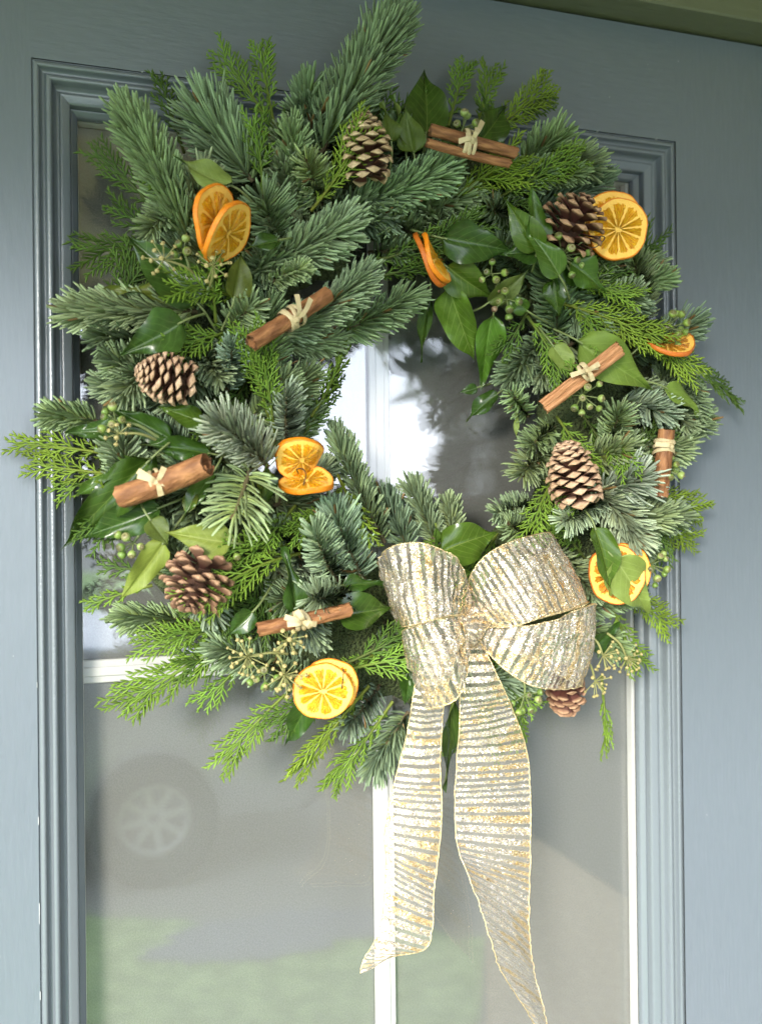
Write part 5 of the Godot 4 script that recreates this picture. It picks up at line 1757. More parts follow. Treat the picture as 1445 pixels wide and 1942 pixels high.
	cypress("bright cypress spray in front of the first cone", Vector3(-0.0790, 0.2301, 0.0758), Vector3(-0.0474, 0.2797, 0.1059), 0.0227, Color(0.115, 0.18, 0.022), 0.05, 0)
	cypress("bright cypress fan above the double cinnamon", Vector3(0.0630, 0.3064, 0.0537), Vector3(0.1422, 0.3684, 0.0400), 0.0211, Color(0.115, 0.18, 0.022), 0.05, 0)
	cypress("bright cypress spray standing above the double cinnamon", Vector3(0.0732, 0.3231, 0.0474), Vector3(0.0889, 0.3768, 0.0360), 0.0197, Color(0.1, 0.175, 0.026), 0.05, 0)
	cypress("cypress spray at the crest beside the dark upright leaf", Vector3(0.0490, 0.3223, 0.0422), Vector3(0.0712, 0.3833, 0.0260), 0.0167, Color(0.1, 0.185, 0.03), 0, 0)
	cypress("dark cypress wisp behind the bright crest fan", Vector3(0.1076, 0.3374, 0.0323), Vector3(0.1598, 0.3696, 0.0200), 0.0125, Color(0.05, 0.1, 0.02), 0.1, 0)
	cypress("bright cypress spray just under the double cinnamon", Vector3(0.0341, 0.2519, 0.0650), Vector3(0.0783, 0.2800, 0.0960), 0.0211, Color(0.115, 0.18, 0.022), 0.05, 0)
	cypress("cypress spray pointing at the open cone from the cinnamon", Vector3(0.0730, 0.2521, 0.0618), Vector3(0.1393, 0.2868, 0.0888), 0.0208, Color(0.1, 0.175, 0.026), -0.05, 0)
	cypress("bright cypress spray under the double cinnamon's cut end", Vector3(0.0531, 0.2668, 0.0644), Vector3(0.0885, 0.2691, 0.0940), 0.0184, Color(0.115, 0.18, 0.022), 0, 0)
	cypress("dark cypress spray above the edge-on orange", Vector3(-0.0321, 0.1972, 0.0597), Vector3(0.0454, 0.2240, 0.0914), 0.0238, Color(0.05, 0.1, 0.02), 0.04, 0)
	cypress("cypress spray above the hole ending at the edge-on orange", Vector3(-0.0285, 0.1876, 0.0479), Vector3(0.0198, 0.1982, 0.0707), 0.0172, Color(0.05, 0.1, 0.02), 0, 0)
	cypress("feathery cypress spray pointing at the long fir branch", Vector3(-0.1333, 0.1598, 0.0694), Vector3(-0.1800, 0.1600, 0.0995), 0.0200, Color(0.1, 0.175, 0.026), 0.1, 0)
	cypress("cypress spray below the feathery one beside the lobed leaf", Vector3(-0.1339, 0.1415, 0.0608), Vector3(-0.1795, 0.1221, 0.0919), 0.0198, Color(0.1, 0.185, 0.03), -0.08, 0)
	cypress("cypress spray rising from the dried flower sprig", Vector3(-0.1514, 0.1428, 0.0703), Vector3(-0.1594, 0.1857, 0.0999), 0.0138, Color(0.1, 0.185, 0.03), 0, 0)
	cypress("light cypress spray between cone and hole", Vector3(-0.1103, 0.0739, 0.0610), Vector3(-0.1323, 0.1277, 0.0941), 0.0192, Color(0.1, 0.185, 0.03), -0.04, 0)
	cypress("cypress spray low beside the drooping pale fir", Vector3(-0.1052, 0.0622, 0.0562), Vector3(-0.1191, 0.1141, 0.0862), 0.0176, Color(0.1, 0.185, 0.03), 0, 0)
	cypress("cypress spray along the hole's edge pointing up", Vector3(-0.0722, 0.0765, 0.0425), Vector3(-0.0393, 0.1369, 0.0300), 0.0189, Color(0.1, 0.175, 0.026), 0.06, 0)
	cypress("dark cypress spray beside the drooping pale fir", Vector3(-0.0860, 0.0510, 0.0451), Vector3(-0.0440, 0.1097, 0.0220), 0.0163, Color(0.05, 0.1, 0.02), 0, 0)
	cypress("longest bright cypress spray crossing the moulding onto the stile", Vector3(-0.2121, 0.0413, 0.0520), Vector3(-0.2927, 0.0528, 0.0300), 0.0171, Color(0.115, 0.18, 0.022), 0.06, 0)
	cypress("bright cypress spray over the moulding under the long one", Vector3(-0.2142, 0.0295, 0.0533), Vector3(-0.2781, 0.0378, 0.0350), 0.0171, Color(0.115, 0.18, 0.022), -0.04, 0)
	cypress("bright cypress tip below the large dark leaf", Vector3(-0.2175, 0.0337, 0.0469), Vector3(-0.2613, 0.0165, 0.0320), 0.0132, Color(0.1, 0.175, 0.026), 0.05, 0)
	cypress("cypress spray beneath the large dark leaf's stalk", Vector3(-0.1930, 0.0059, 0.0491), Vector3(-0.2302, 0.0173, 0.0696), 0.0155, Color(0.115, 0.18, 0.022), 0, 0)
	cypress("large feathery cypress spray beside the open cone", Vector3(-0.0900, -0.0312, 0.0750), Vector3(-0.1641, -0.0585, 0.1021), 0.0259, Color(0.1, 0.175, 0.026), 0.1, 0)
	cypress("feathery cypress spray above the large feather by the open cone", Vector3(-0.0919, -0.0234, 0.0665), Vector3(-0.1481, -0.0272, 0.0978), 0.0173, Color(0.1, 0.185, 0.03), 0, 0)
	cypress("large bright cypress spray spreading over the white glazing bar", Vector3(-0.1227, -0.0881, 0.0531), Vector3(-0.2142, -0.1406, 0.0450), 0.0260, Color(0.1, 0.175, 0.026), 0.06, 0)
	cypress("bright cypress spray above the spreading one, under the open cone", Vector3(-0.1279, -0.0872, 0.0588), Vector3(-0.2038, -0.0984, 0.0500), 0.0196, Color(0.1, 0.175, 0.026), 0.04, 0)
	cypress("cypress spray pointing down to the glazing bar", Vector3(-0.1254, -0.1094, 0.0443), Vector3(-0.1584, -0.1465, 0.0300), 0.0175, Color(0.1, 0.185, 0.03), -0.05, 0)
	cypress("cypress spray under the flower heads, pointing down", Vector3(-0.0891, -0.1355, 0.0495), Vector3(-0.1419, -0.1876, 0.0400), 0.0218, Color(0.1, 0.175, 0.026), 0.05, 0)
	cypress("cypress spray hanging below the round orange pair", Vector3(-0.0298, -0.1387, 0.0543), Vector3(-0.0824, -0.2025, 0.0400), 0.0214, Color(0.115, 0.18, 0.022), 0.05, 0)
	cypress("lowest cypress spray beside the ribbon", Vector3(-0.0086, -0.1535, 0.0505), Vector3(-0.0512, -0.2184, 0.0340), 0.0217, Color(0.1, 0.175, 0.026), 0.05, 0)
	cypress("dark cypress spray between the round orange and the bow", Vector3(-0.0549, -0.1187, 0.0657), Vector3(-0.0108, -0.0909, 0.0957), 0.0216, Color(0.05, 0.1, 0.02), 0.04, 0)
	cypress("cypress spray over the bow's hanging loop edge", Vector3(-0.0494, -0.1238, 0.0614), Vector3(-0.0118, -0.1135, 0.0917), 0.0200, Color(0.1, 0.185, 0.03), -0.04, 0)
	cypress("dark cypress spray below the folded orange", Vector3(-0.0514, 0.0176, 0.0442), Vector3(-0.0971, -0.0149, 0.0882), 0.0191, Color(0.1, 0.185, 0.03), -0.05, 0)
	cypress("bright cypress spray along the inner edge by the twin firs", Vector3(-0.0508, 0.0303, 0.0425), Vector3(-0.0375, -0.0200, 0.0824), 0.0155, Color(0.115, 0.18, 0.022), 0.04, 0)
	cypress("cypress spray left of the twin pale firs", Vector3(-0.0898, 0.0050, 0.0589), Vector3(-0.1221, -0.0222, 0.0934), 0.0182, Color(0.1, 0.185, 0.03), 0, 0)
	cypress("bright cypress spray below the ivy, pointing to the rim", Vector3(0.1315, 0.1775, 0.0601), Vector3(0.2094, 0.1439, 0.0940), 0.0237, Color(0.115, 0.18, 0.022), -0.06, 0)
	cypress("bright cypress spray under the lone ivy leaf", Vector3(0.1489, 0.1908, 0.0653), Vector3(0.1857, 0.1775, 0.0959), 0.0189, Color(0.1, 0.175, 0.026), -0.04, 0)
	cypress("long cypress spray past the pale ivy leaf to the outer orange", Vector3(0.1938, 0.1661, 0.0668), Vector3(0.2463, 0.1189, 0.0930), 0.0194, Color(0.115, 0.18, 0.022), -0.06, 0)
	cypress("drooping cypress wisp hanging over the stile", Vector3(0.2296, 0.1436, 0.0479), Vector3(0.3392, 0.1053, 0.0320), 0.0219, Color(0.05, 0.1, 0.02), -0.14, 0)
	cypress("drooping cypress wisp under the outermost one", Vector3(0.2379, 0.1299, 0.0474), Vector3(0.2911, 0.0997, 0.0350), 0.0174, Color(0.05, 0.1, 0.02), -0.1, 0)
	cypress("cypress spray above the flat cinnamon", Vector3(0.1142, 0.1642, 0.0547), Vector3(0.1313, 0.1169, 0.0772), 0.0206, Color(0.1, 0.185, 0.03), -0.05, 0)
	cypress("cypress spray hanging by the hole beside the glossy leaf", Vector3(0.1148, 0.1689, 0.0538), Vector3(0.0940, 0.1364, 0.0552), 0.0175, Color(0.05, 0.1, 0.02), 0, 0)
	cypress("cypress spray beside the flat cinnamon's upper end", Vector3(0.1561, 0.1787, 0.0612), Vector3(0.1604, 0.1428, 0.0874), 0.0174, Color(0.1, 0.185, 0.03), 0, 0)
	cypress("bright cypress spray hanging between hole and closed cone", Vector3(0.1397, 0.0346, 0.0601), Vector3(0.1007, -0.0139, 0.0861), 0.0192, Color(0.1, 0.175, 0.026), 0.06, 0)
	cypress("cypress spray under the flat cinnamon's lower end", Vector3(0.1405, 0.0799, 0.0552), Vector3(0.1497, 0.0421, 0.0864), 0.0198, Color(0.1, 0.175, 0.026), 0, 0)
	cypress("cypress spray below berries pointing to the closed cone", Vector3(0.1805, 0.0756, 0.0611), Vector3(0.1844, 0.0377, 0.0910), 0.0193, Color(0.1, 0.185, 0.03), 0, 0)
	cypress("bright cypress tips sticking out over the stile below the bound cinnamon", Vector3(0.2059, 0.0167, 0.0527), Vector3(0.2929, -0.0016, 0.0400), 0.0202, Color(0.115, 0.18, 0.022), -0.05, 0)
	cypress("bright cypress spray below the outermost tips", Vector3(0.2072, -0.0018, 0.0504), Vector3(0.2886, -0.0268, 0.0360), 0.0192, Color(0.115, 0.18, 0.022), 0.05, 0)
	cypress("bright cypress spray below the pale leaf at the outer edge", Vector3(0.1934, -0.0661, 0.0541), Vector3(0.2561, -0.1048, 0.0420), 0.0209, Color(0.115, 0.18, 0.022), -0.05, 0)
	cypress("bright cypress spray hanging beside the bow's loop", Vector3(0.1882, -0.0752, 0.0538), Vector3(0.2250, -0.1359, 0.0450), 0.0206, Color(0.1, 0.175, 0.026), 0.05, 0)
	cypress("blurry cypress tip hanging lowest on the far side", Vector3(0.2012, -0.1497, 0.0220), Vector3(0.2059, -0.2131, 0.0220), 0.0158, Color(0.1, 0.175, 0.026), 0.06, 0)
	cypress("cypress spray hanging below the bow beside green berries", Vector3(0.1018, -0.1351, 0.0473), Vector3(0.1126, -0.1979, 0.0340), 0.0178, Color(0.1, 0.175, 0.026), 0.04, 0)
	cypress("dark cypress spray behind the bow's lower loop", Vector3(0.0758, -0.1249, 0.0455), Vector3(0.1057, -0.1594, 0.0634), 0.0195, Color(0.1, 0.185, 0.03), 0, 0)
	cypress("small cypress tip between the two ribbon tails", Vector3(0.0458, -0.1575, 0.0497), Vector3(0.0477, -0.2036, 0.0300), 0.0103, Color(0.1, 0.185, 0.03), 0, 0)
	cypress("cypress tip over the glass below the pale drooping leaf", Vector3(-0.1968, -0.0539, 0.0415), Vector3(-0.2424, -0.0684, 0.0280), 0.0117, Color(0.1, 0.175, 0.026), 0.05, 0)
	cypress("cypress spray over the glass beside the open cone", Vector3(-0.1889, -0.0461, 0.0419), Vector3(-0.2306, -0.0396, 0.0280), 0.0116, Color(0.05, 0.1, 0.02), 0.05, 0)
	cypress("cypress spray behind the bow at the hole's lower edge", Vector3(0.1106, -0.0410, 0.0568), Vector3(0.1272, -0.0056, 0.0818), 0.0186, Color(0.1, 0.185, 0.03), 0, 0)
	cypress("cypress spray beneath the bow's far loop", Vector3(0.1672, -0.0425, 0.0548), Vector3(0.1284, -0.0144, 0.0794), 0.0177, Color(0.05, 0.1, 0.02), 0, 0)
	cypress("cypress spray below the open cone's foot", Vector3(-0.1471, -0.0869, 0.0530), Vector3(-0.1848, -0.0871, 0.0713), 0.0157, Color(0.1, 0.185, 0.03), 0, 0)
	cypress("bright cypress wisp by the second ribbon loop", Vector3(0.0597, -0.0137, 0.0413), Vector3(0.0095, -0.0378, 0.0724), 0.0149, Color(0.1, 0.185, 0.03), 0, 0)
	ivy("pale ivy leaf turned back-side out above the orange pair", [[Vector3(-0.1435, 0.2358, 0.0988), Vector3(-0.1841, 0.2535, 0.0891), 0.0112, "leaf_pale", 0.35, -0.15, 0.15, 0]])
	ivy("large glossy dark ivy leaf over the glass under the orange pair", [[Vector3(-0.1671, 0.1523, 0.0860), Vector3(-0.2159, 0.2030, 0.0752), 0.0174, "leaf_dark", 0.1, 0.1, 0.3, 0]])
	ivy("dark lobed ivy leaf above the tan cone", [[Vector3(-0.1814, 0.1348, 0.0998), Vector3(-0.2231, 0.1108, 0.0945), 0.0141, "leaf_dark", -0.2, 0.12, 0.3, 0.35]])
	ivy("olive ivy leaf edge showing above the long fir branch", [[Vector3(-0.1834, 0.1581, 0.0813), Vector3(-0.2325, 0.1639, 0.0707), 0.0072, "leaf_olive", 0.5, 0.12, 0.3, 0]])
	ivy("rounded olive ivy leaf beside the dried flowers", [[Vector3(-0.1410, 0.1567, 0.0908), Vector3(-0.1343, 0.1904, 0.0916), 0.0117, "leaf_olive", 0.3, 0.12, 0.3, 0]])
	ivy("small dark ivy leaf beside the upper orange pair", [[Vector3(-0.1081, 0.2007, 0.0942), Vector3(-0.1338, 0.1932, 0.0957), 0.0074, "leaf_dark", 0.5, 0.12, 0.3, 0]])
	ivy("largest dark ivy leaf, drooping over the moulding", [[Vector3(-0.2024, 0.0383, 0.0916), Vector3(-0.2670, -0.0289, 0.0455), 0.0146, "leaf_dark", -0.15, 0.22, 0.3, 0.12], [Vector3(-0.2095, 0.0361, 0.0763), Vector3(-0.2536, 0.0158, 0.0589), 0.0084, "leaf_mid", 0.6, 0.12, 0.3, 0]])
	ivy("long dark ivy leaf under the drooping one", [[Vector3(-0.1943, 0.0048, 0.0812), Vector3(-0.2509, -0.0174, 0.0575), 0.0132, "leaf_dark", 0.1, 0.1, 0.3, 0]])
	ivy("narrow dark leaf beside the cinnamon scroll's raffia", [[Vector3(-0.1579, 0.0299, 0.0918), Vector3(-0.1824, -0.0041, 0.0903), 0.0077, "leaf_mid", 0.7, 0.12, 0.3, 0]])
	ivy("pale lobed ivy leaf just above the open cone", [[Vector3(-0.1498, -0.0206, 0.1019), Vector3(-0.1937, -0.0125, 0.0981), 0.0119, "leaf_pale", 0.2, 0.12, 0.1, 0.4]])
	ivy("yellow-green ivy leaf hanging over the glass by the open cone", [[Vector3(-0.1925, -0.0202, 0.0856), Vector3(-0.2231, -0.0652, 0.0655), 0.0102, "leaf_pale", -0.3, 0.14, 0.3, 0]])
	ivy("small folded leaf above the yellow-green hanging leaf", [[Vector3(-0.2028, -0.0038, 0.0910), Vector3(-0.1895, -0.0227, 0.0919), 0.0084, "leaf_olive", -0.4, 0.12, 0.3, 0]])
	ivy("dark pair of long ivy leaves under the tan cone", [[Vector3(-0.1864, 0.0531, 0.0816), Vector3(-0.2299, 0.0775, 0.0749), 0.0091, "leaf_dark", 0, 0.12, 0.3, 0], [Vector3(-0.1590, 0.0434, 0.0877), Vector3(-0.2100, 0.0514, 0.0848), 0.0084, "leaf_dark", 0.3, 0.12, 0.3, 0], [Vector3(-0.1642, 0.0665, 0.0857), Vector3(-0.1959, 0.0772, 0.0851), 0.0078, "leaf_mid", 0, 0.12, 0.3, 0]])
	ivy("dark ivy leaf flat over the moulding behind berry stalk", [[Vector3(-0.2154, 0.0608, 0.0741), Vector3(-0.2604, 0.0603, 0.0578), 0.0091, "leaf_dark", 0.2, 0.12, 0.3, 0]])
	ivy("upright dark ivy leaf above the lower cinnamon stick", [[Vector3(-0.0998, -0.0746, 0.0999), Vector3(-0.1056, -0.0247, 0.0983), 0.0093, "leaf_dark", 0.4, 0.12, 0.3, 0]])
	ivy("glossy ivy leaf beside the bow's hanging loop", [[Vector3(-0.0673, -0.0763, 0.0958), Vector3(-0.0216, -0.0724, 0.0941), 0.0141, "leaf_dark", -0.1, 0.12, 0.4, 0], [Vector3(-0.0607, -0.0554, 0.0879), Vector3(-0.0239, -0.0548, 0.0852), 0.0066, "leaf_dark", -0.4, 0.12, 0.3, 0]])
	ivy("broad dark ivy leaf rising behind the bow", [[Vector3(0.0251, -0.0330, 0.0764), Vector3(0.0766, -0.0158, 0.0754), 0.0170, "leaf_mid", 0.2, 0.12, 0.3, 0], [Vector3(0.0199, -0.0296, 0.0748), Vector3(0.0273, -0.0088, 0.0625), 0.0034, "leaf_mid", 0.6, 0.12, 0.3, 0]])
	ivy("dark ivy leaf beside the folded orange", [[Vector3(-0.1227, 0.0048, 0.0937), Vector3(-0.1166, 0.0430, 0.0891), 0.0086, "leaf_dark", 0.4, 0.12, 0.3, 0]])
	ivy("tall dark ivy leaf standing at the crest of the wreath", [[Vector3(0.0143, 0.2977, 0.0796), Vector3(0.0194, 0.3573, 0.0662), 0.0173, "leaf_dark", -0.15, 0.05, 0.3, 0], [Vector3(-0.0043, 0.2816, 0.0840), Vector3(-0.0098, 0.3282, 0.0790), 0.0105, "leaf_mid", 0.7, 0.12, 0.3, 0]])
	ivy("curled olive ivy leaf next to the first cone", [[Vector3(-0.0192, 0.2840, 0.0920), Vector3(-0.0238, 0.3162, 0.0890), 0.0088, "leaf_olive", 0.5, 0.12, 0.3, 0], [Vector3(0.0000, 0.2779, 0.0899), Vector3(-0.0063, 0.3127, 0.0880), 0.0109, "leaf_olive", -0.5, -0.1, 0.3, 0]])
	ivy("dark ivy leaf behind the double cinnamon", [[Vector3(0.0556, 0.2917, 0.0858), Vector3(0.0895, 0.3330, 0.0774), 0.0143, "leaf_dark", 0.3, 0.12, 0.3, 0]])
	ivy("broad dark ivy leaf next to the edge-on orange", [[Vector3(0.0256, 0.2145, 0.0870), Vector3(0.0868, 0.2072, 0.0911), 0.0153, "leaf_dark", -0.1, 0.12, 0.3, 0.15]])
	ivy("broad green ivy leaf under the edge-on orange", [[Vector3(0.0325, 0.1961, 0.0740), Vector3(0.0770, 0.1714, 0.0695), 0.0150, "leaf_mid", 0.15, 0.2, 0.3, 0]])
	ivy("brightest glossy ivy leaf hanging into the hole", [[Vector3(0.0374, 0.1818, 0.0640), Vector3(0.0761, 0.1253, 0.0300), 0.0154, "leaf_bright", 0.15, 0.08, 0.35, 0]])
	ivy("second glossy ivy leaf hanging behind the brightest", [[Vector3(0.0809, 0.1626, 0.0580), Vector3(0.0854, 0.1040, 0.0220), 0.0116, "leaf_bright", -0.3, 0.1, 0.4, 0]])
	ivy("whorl of pointed ivy leaves below the open cone", [[Vector3(0.1021, 0.2074, 0.0996), Vector3(0.0705, 0.2442, 0.1035), 0.0122, "leaf_mid", -0.4, 0.12, 0.3, 0], [Vector3(0.1008, 0.2131, 0.0986), Vector3(0.0959, 0.2561, 0.1037), 0.0116, "leaf_mid", 0.3, 0.12, 0.3, 0], [Vector3(0.1192, 0.1868, 0.1024), Vector3(0.0882, 0.2244, 0.1054), 0.0110, "leaf_mid", 0.2, 0.12, 0.3, 0], [Vector3(0.1136, 0.2119, 0.0941), Vector3(0.1297, 0.1732, 0.0902), 0.0098, "leaf_dark", -0.3, 0.12, 0.3, 0], [Vector3(0.1050, 0.2083, 0.0923), Vector3(0.0748, 0.2065, 0.0869), 0.0104, "leaf_dark", 0.4, 0.12, 0.3, 0]])
	ivy("lone mid-green ivy leaf pointing down the rim side", [[Vector3(0.1312, 0.2005, 0.0967), Vector3(0.1650, 0.1791, 0.0987), 0.0134, "leaf_mid", -0.2, 0.12, 0.3, 0]])
	ivy("dark leaf hanging below the ivy whorl", [[Vector3(0.1218, 0.1884, 0.0873), Vector3(0.1285, 0.1594, 0.0833), 0.0097, "leaf_dark", 0.3, 0.12, 0.3, 0]])
	ivy("olive ivy leaf beneath the berries and whorl", [[Vector3(0.0714, 0.1700, 0.0681), Vector3(0.1027, 0.1961, 0.0891), 0.0097, "leaf_olive", 0.4, 0.12, 0.3, 0], [Vector3(0.1036, 0.1639, 0.0755), Vector3(0.0835, 0.1763, 0.0728), 0.0071, "leaf_mid", 0, 0.12, 0.3, 0]])
	ivy("thin dark leaf hanging at the top of the hole", [[Vector3(0.0306, 0.1796, 0.0426), Vector3(0.0297, 0.1265, 0.0160), 0.0057, "leaf_dark", 0.7, 0.12, 0.3, 0]])
	ivy("dark ivy leaf at the hole's inner edge pointing inward", [[Vector3(0.0954, 0.1012, 0.0359), Vector3(0.0718, 0.0790, 0.0160), 0.0084, "leaf_dark", 0.3, 0.12, 0.3, 0], [Vector3(0.0819, 0.1071, 0.0220), Vector3(0.0671, 0.1028, 0.0160), 0.0046, "leaf_dark", 0, 0.12, 0.3, 0]])
	ivy("largest pale ivy leaf, behind the flat cinnamon", [[Vector3(0.1447, 0.1386, 0.0871), Vector3(0.2141, 0.0987, 0.0960), 0.0179, "leaf_pale", 0.15, 0.3, 0.2, 0]])
	ivy("short pale leaf at the flat cinnamon's upper side", [[Vector3(0.1255, 0.1363, 0.0775), Vector3(0.1442, 0.1101, 0.0822), 0.0097, "leaf_pale", -0.3, 0.12, 0.3, 0]])
	ivy("pale pointed leaf at the outer edge beneath drooping cypress", [[Vector3(0.2244, 0.1026, 0.0917), Vector3(0.2705, 0.0821, 0.0836), 0.0096, "leaf_pale", -0.3, 0.2, 0.3, 0]])
	ivy("dark ivy leaf beside the outer berry stalk", [[Vector3(0.2031, 0.1380, 0.0880), Vector3(0.2293, 0.1643, 0.0860), 0.0121, "leaf_dark", 0.3, 0.12, 0.3, 0]])
	ivy("glossy dark leaf in front of the half hidden orange", [[Vector3(0.1463, -0.0144, 0.1059), Vector3(0.1629, -0.0702, 0.1069), 0.0132, "leaf_mid", -0.2, 0.12, 0.45, 0]])
	ivy("pale broad leaf over the half hidden orange", [[Vector3(0.1627, -0.0402, 0.1080), Vector3(0.2070, -0.0897, 0.0928), 0.0177, "leaf_pale", 0.2, 0.12, 0.15, 0]])
	ivy("dark ivy leaf hanging below the round orange pair", [[Vector3(-0.0822, -0.1450, 0.0687), Vector3(-0.0975, -0.1859, 0.0431), 0.0095, "leaf_dark", 0.3, 0.12, 0.3, 0]])
	ivy("long dark leaf hanging between the ribbon tails", [[Vector3(0.0336, -0.1523, 0.0743), Vector3(0.0510, -0.2434, 0.0160), 0.0074, "leaf_dark", -0.2, 0.05, 0.3, 0]])
	ivy("thin pale leaf at the hole's inner edge above the closed cone", [[Vector3(0.1087, 0.0955, 0.0492), Vector3(0.1037, 0.0618, 0.0484), 0.0039, "leaf_pale", 0.7, 0.12, 0.3, 0]])
	ivy("dark leaf below the lower cinnamon stick", [[Vector3(-0.1291, -0.0726, 0.0866), Vector3(-0.1479, -0.0916, 0.0815), 0.0085, "leaf_dark", 0, 0.12, 0.3, 0]])
	ivy("glossy leaf beneath the berry cluster of the open cone", [[Vector3(0.1495, 0.1939, 0.0902), Vector3(0.1174, 0.2011, 0.0868), 0.0114, "leaf_dark", -0.2, 0.12, 0.3, 0]])
	ivy("dark ivy leaf under the bow by the folded loop", [[Vector3(-0.0045, -0.1159, 0.0777), Vector3(-0.0050, -0.1542, 0.0717), 0.0091, "leaf_dark", 0, 0.12, 0.3, 0]])
	ivy("dark leaf at the outer edge below the half hidden orange", [[Vector3(0.1613, -0.1173, 0.0718), Vector3(0.1931, -0.0967, 0.0705), 0.0091, "leaf_dark", 0, 0.12, 0.3, 0]])
	ivy("olive leaf among cypress beside the pale fir tuft", [[Vector3(-0.1710, 0.0147, 0.0898), Vector3(-0.1785, -0.0022, 0.0888), 0.0063, "leaf_olive", 0.6, 0.12, 0.3, 0]])
	berries("pair of green berries touching the upper orange pair", Vector3(-0.1785, 0.1935, 0.0902), 0.0065, 4, Vector3(-0.1699, 0.1669, 0.0798), 0, 1)
	berries("green berries on a long stalk over the moulding", Vector3(-0.2323, 0.0688, 0.0860), 0.0086, 6, Vector3(-0.1936, 0.0543, 0.0791), 0, 1)
	berries("green berry cluster under the long dark leaf", Vector3(-0.2196, -0.0256, 0.0754), 0.0093, 6, Vector3(-0.1995, -0.0096, 0.0752), 0, 1)
	berries("big berry cluster under the open cone and round orange", Vector3(0.1319, 0.2102, 0.1059), 0.0176, 11, Vector3(0.1232, 0.2042, 0.0761), 0.3, 1)
	berries("small berry cluster beside the broad ivy leaves", Vector3(0.0643, 0.1946, 0.0842), 0.0088, 5, Vector3(0.0868, 0.1790, 0.0612), 0, 1)
	berries("berry cluster above the second glossy leaf", Vector3(0.0776, 0.1702, 0.0751), 0.0114, 7, Vector3(0.1014, 0.1789, 0.0658), 0.45, 1)
	berries("berry cluster under the flat cinnamon stick", Vector3(0.1508, 0.0847, 0.0881), 0.0145, 10, Vector3(0.1500, 0.1097, 0.0703), 0, 1)
	berries("bright berries on a stalk past the outer orange", Vector3(0.2439, 0.1551, 0.0861), 0.0145, 9, Vector3(0.1931, 0.1546, 0.0798), 0, 1)
	berries("berries peeping from behind the double cinnamon", Vector3(0.0462, 0.3137, 0.0838), 0.0100, 5, Vector3(0.0421, 0.2902, 0.0799), 0, 1)
	berries("shaded berries at the outer edge below the outer tips", Vector3(0.2272, -0.0519, 0.0815), 0.0151, 9, Vector3(0.1995, -0.0424, 0.0779), 0, 1)
	berries("green berries under the dried flower heads", Vector3(-0.1268, -0.1241, 0.0857), 0.0112, 7, Vector3(-0.1113, -0.1100, 0.0754), 0, 1)
	berries("berry cluster below the bow's far loop", Vector3(0.0987, -0.1629, 0.0769), 0.0133, 9, Vector3(0.0954, -0.1394, 0.0745), 0, 1)
	berries("berries next to the open cone's top", Vector3(-0.1489, -0.0273, 0.0958), 0.0071, 4, Vector3(-0.1312, -0.0223, 0.0798), 0, 1)
	berries("berries behind the bound cinnamon", Vector3(0.2375, 0.0384, 0.0838), 0.0114, 6, Vector3(0.2204, 0.0295, 0.0794), 0, 1)
	umbel("dried flower head on the glossy leaf under the orange pair", Vector3(-0.1914, 0.1799, 0.0954), 0.0121, 13, Vector3(-0.1623, 0.1693, 0.0800))
	umbel("yellowish dried flower head below the upper orange pair", Vector3(-0.1582, 0.1753, 0.1040), 0.0121, 14, Vector3(-0.1585, 0.1619, 0.0800))
	umbel("bare flower head beneath the long-stalked berries", Vector3(-0.2235, 0.0566, 0.0921), 0.0078, 8, Vector3(-0.1955, 0.0528, 0.0789))
	umbel("dried flower head nearest the glazing bar", Vector3(-0.1343, -0.1046, 0.0912), 0.0135, 20, Vector3(-0.1015, -0.1064, 0.0770))
	umbel("dried flower head touching the lower cinnamon stick", Vector3(-0.1061, -0.0921, 0.1025), 0.0112, 18, Vector3(-0.1114, -0.1060, 0.0761))
	umbel("dried flower head touching the round orange", Vector3(-0.1080, -0.1190, 0.0960), 0.0137, 20, Vector3(-0.1115, -0.1040, 0.0764))
	umbel("blurry flower head at the lower outer edge", Vector3(0.1671, -0.1222, 0.0813), 0.0137, 16, Vector3(0.1540, -0.1032, 0.0758))
	umbel("outermost blurry flower head by the moulding", Vector3(0.2024, -0.1291, 0.0618), 0.0130, 16, Vector3(0.1765, -0.1047, 0.0721))
	umbel("flower head beside the half hidden cone", Vector3(0.1654, -0.1453, 0.0711), 0.0119, 14, Vector3(0.1507, -0.1211, 0.0726))
	cone("upright tan pine cone near the top beside the dark leaves", Vector3(-0.0396, 0.2539, 0.0949), Vector3(-0.0433, 0.3029, 0.1003), 0.0222, 0.25, 0, 88)
	cone("pale tan pine cone lying on its side by the moulding", Vector3(-0.1750, 0.0917, 0.0980), Vector3(-0.2142, 0.1010, 0.0986), 0.0203, 0.45, 1, 88)
	cone("wide open brown pine cone low down above the glazing bar", Vector3(-0.1653, -0.0364, 0.0942), Vector3(-0.1813, -0.0674, 0.1112), 0.0258, 1, 2, 66)
	cone("open brown pine cone touching the round orange", Vector3(0.1246, 0.2142, 0.0916), Vector3(0.1439, 0.2539, 0.1077), 0.0285, 1, 2, 62)
	cone("closed egg-shaped pine cone facing the hole", Vector3(0.1379, 0.0080, 0.0959), Vector3(0.1251, 0.0533, 0.0956), 0.0234, 0.12, 1, 96)
	cone("small pine cone half hidden beneath the bow", Vector3(0.1420, -0.1438, 0.0653), Vector3(0.1529, -0.1797, 0.0404), 0.0192, 0.35, 2, 70)
	orange("back slice of the upper orange pair beneath the pale leaf", Vector3(-0.1560, 0.2079, 0.0994), Vector3(0.74, -0.22, 0.6), 0.0254, 0.0000, 0, 0.2, false, 1)
	orange("front slice of the upper orange pair, tilted across it", Vector3(-0.1489, 0.1980, 0.1100), Vector3(0.68, -0.62, 0.42), 0.0246, 0.0000, 0, 0.5, false, 1)
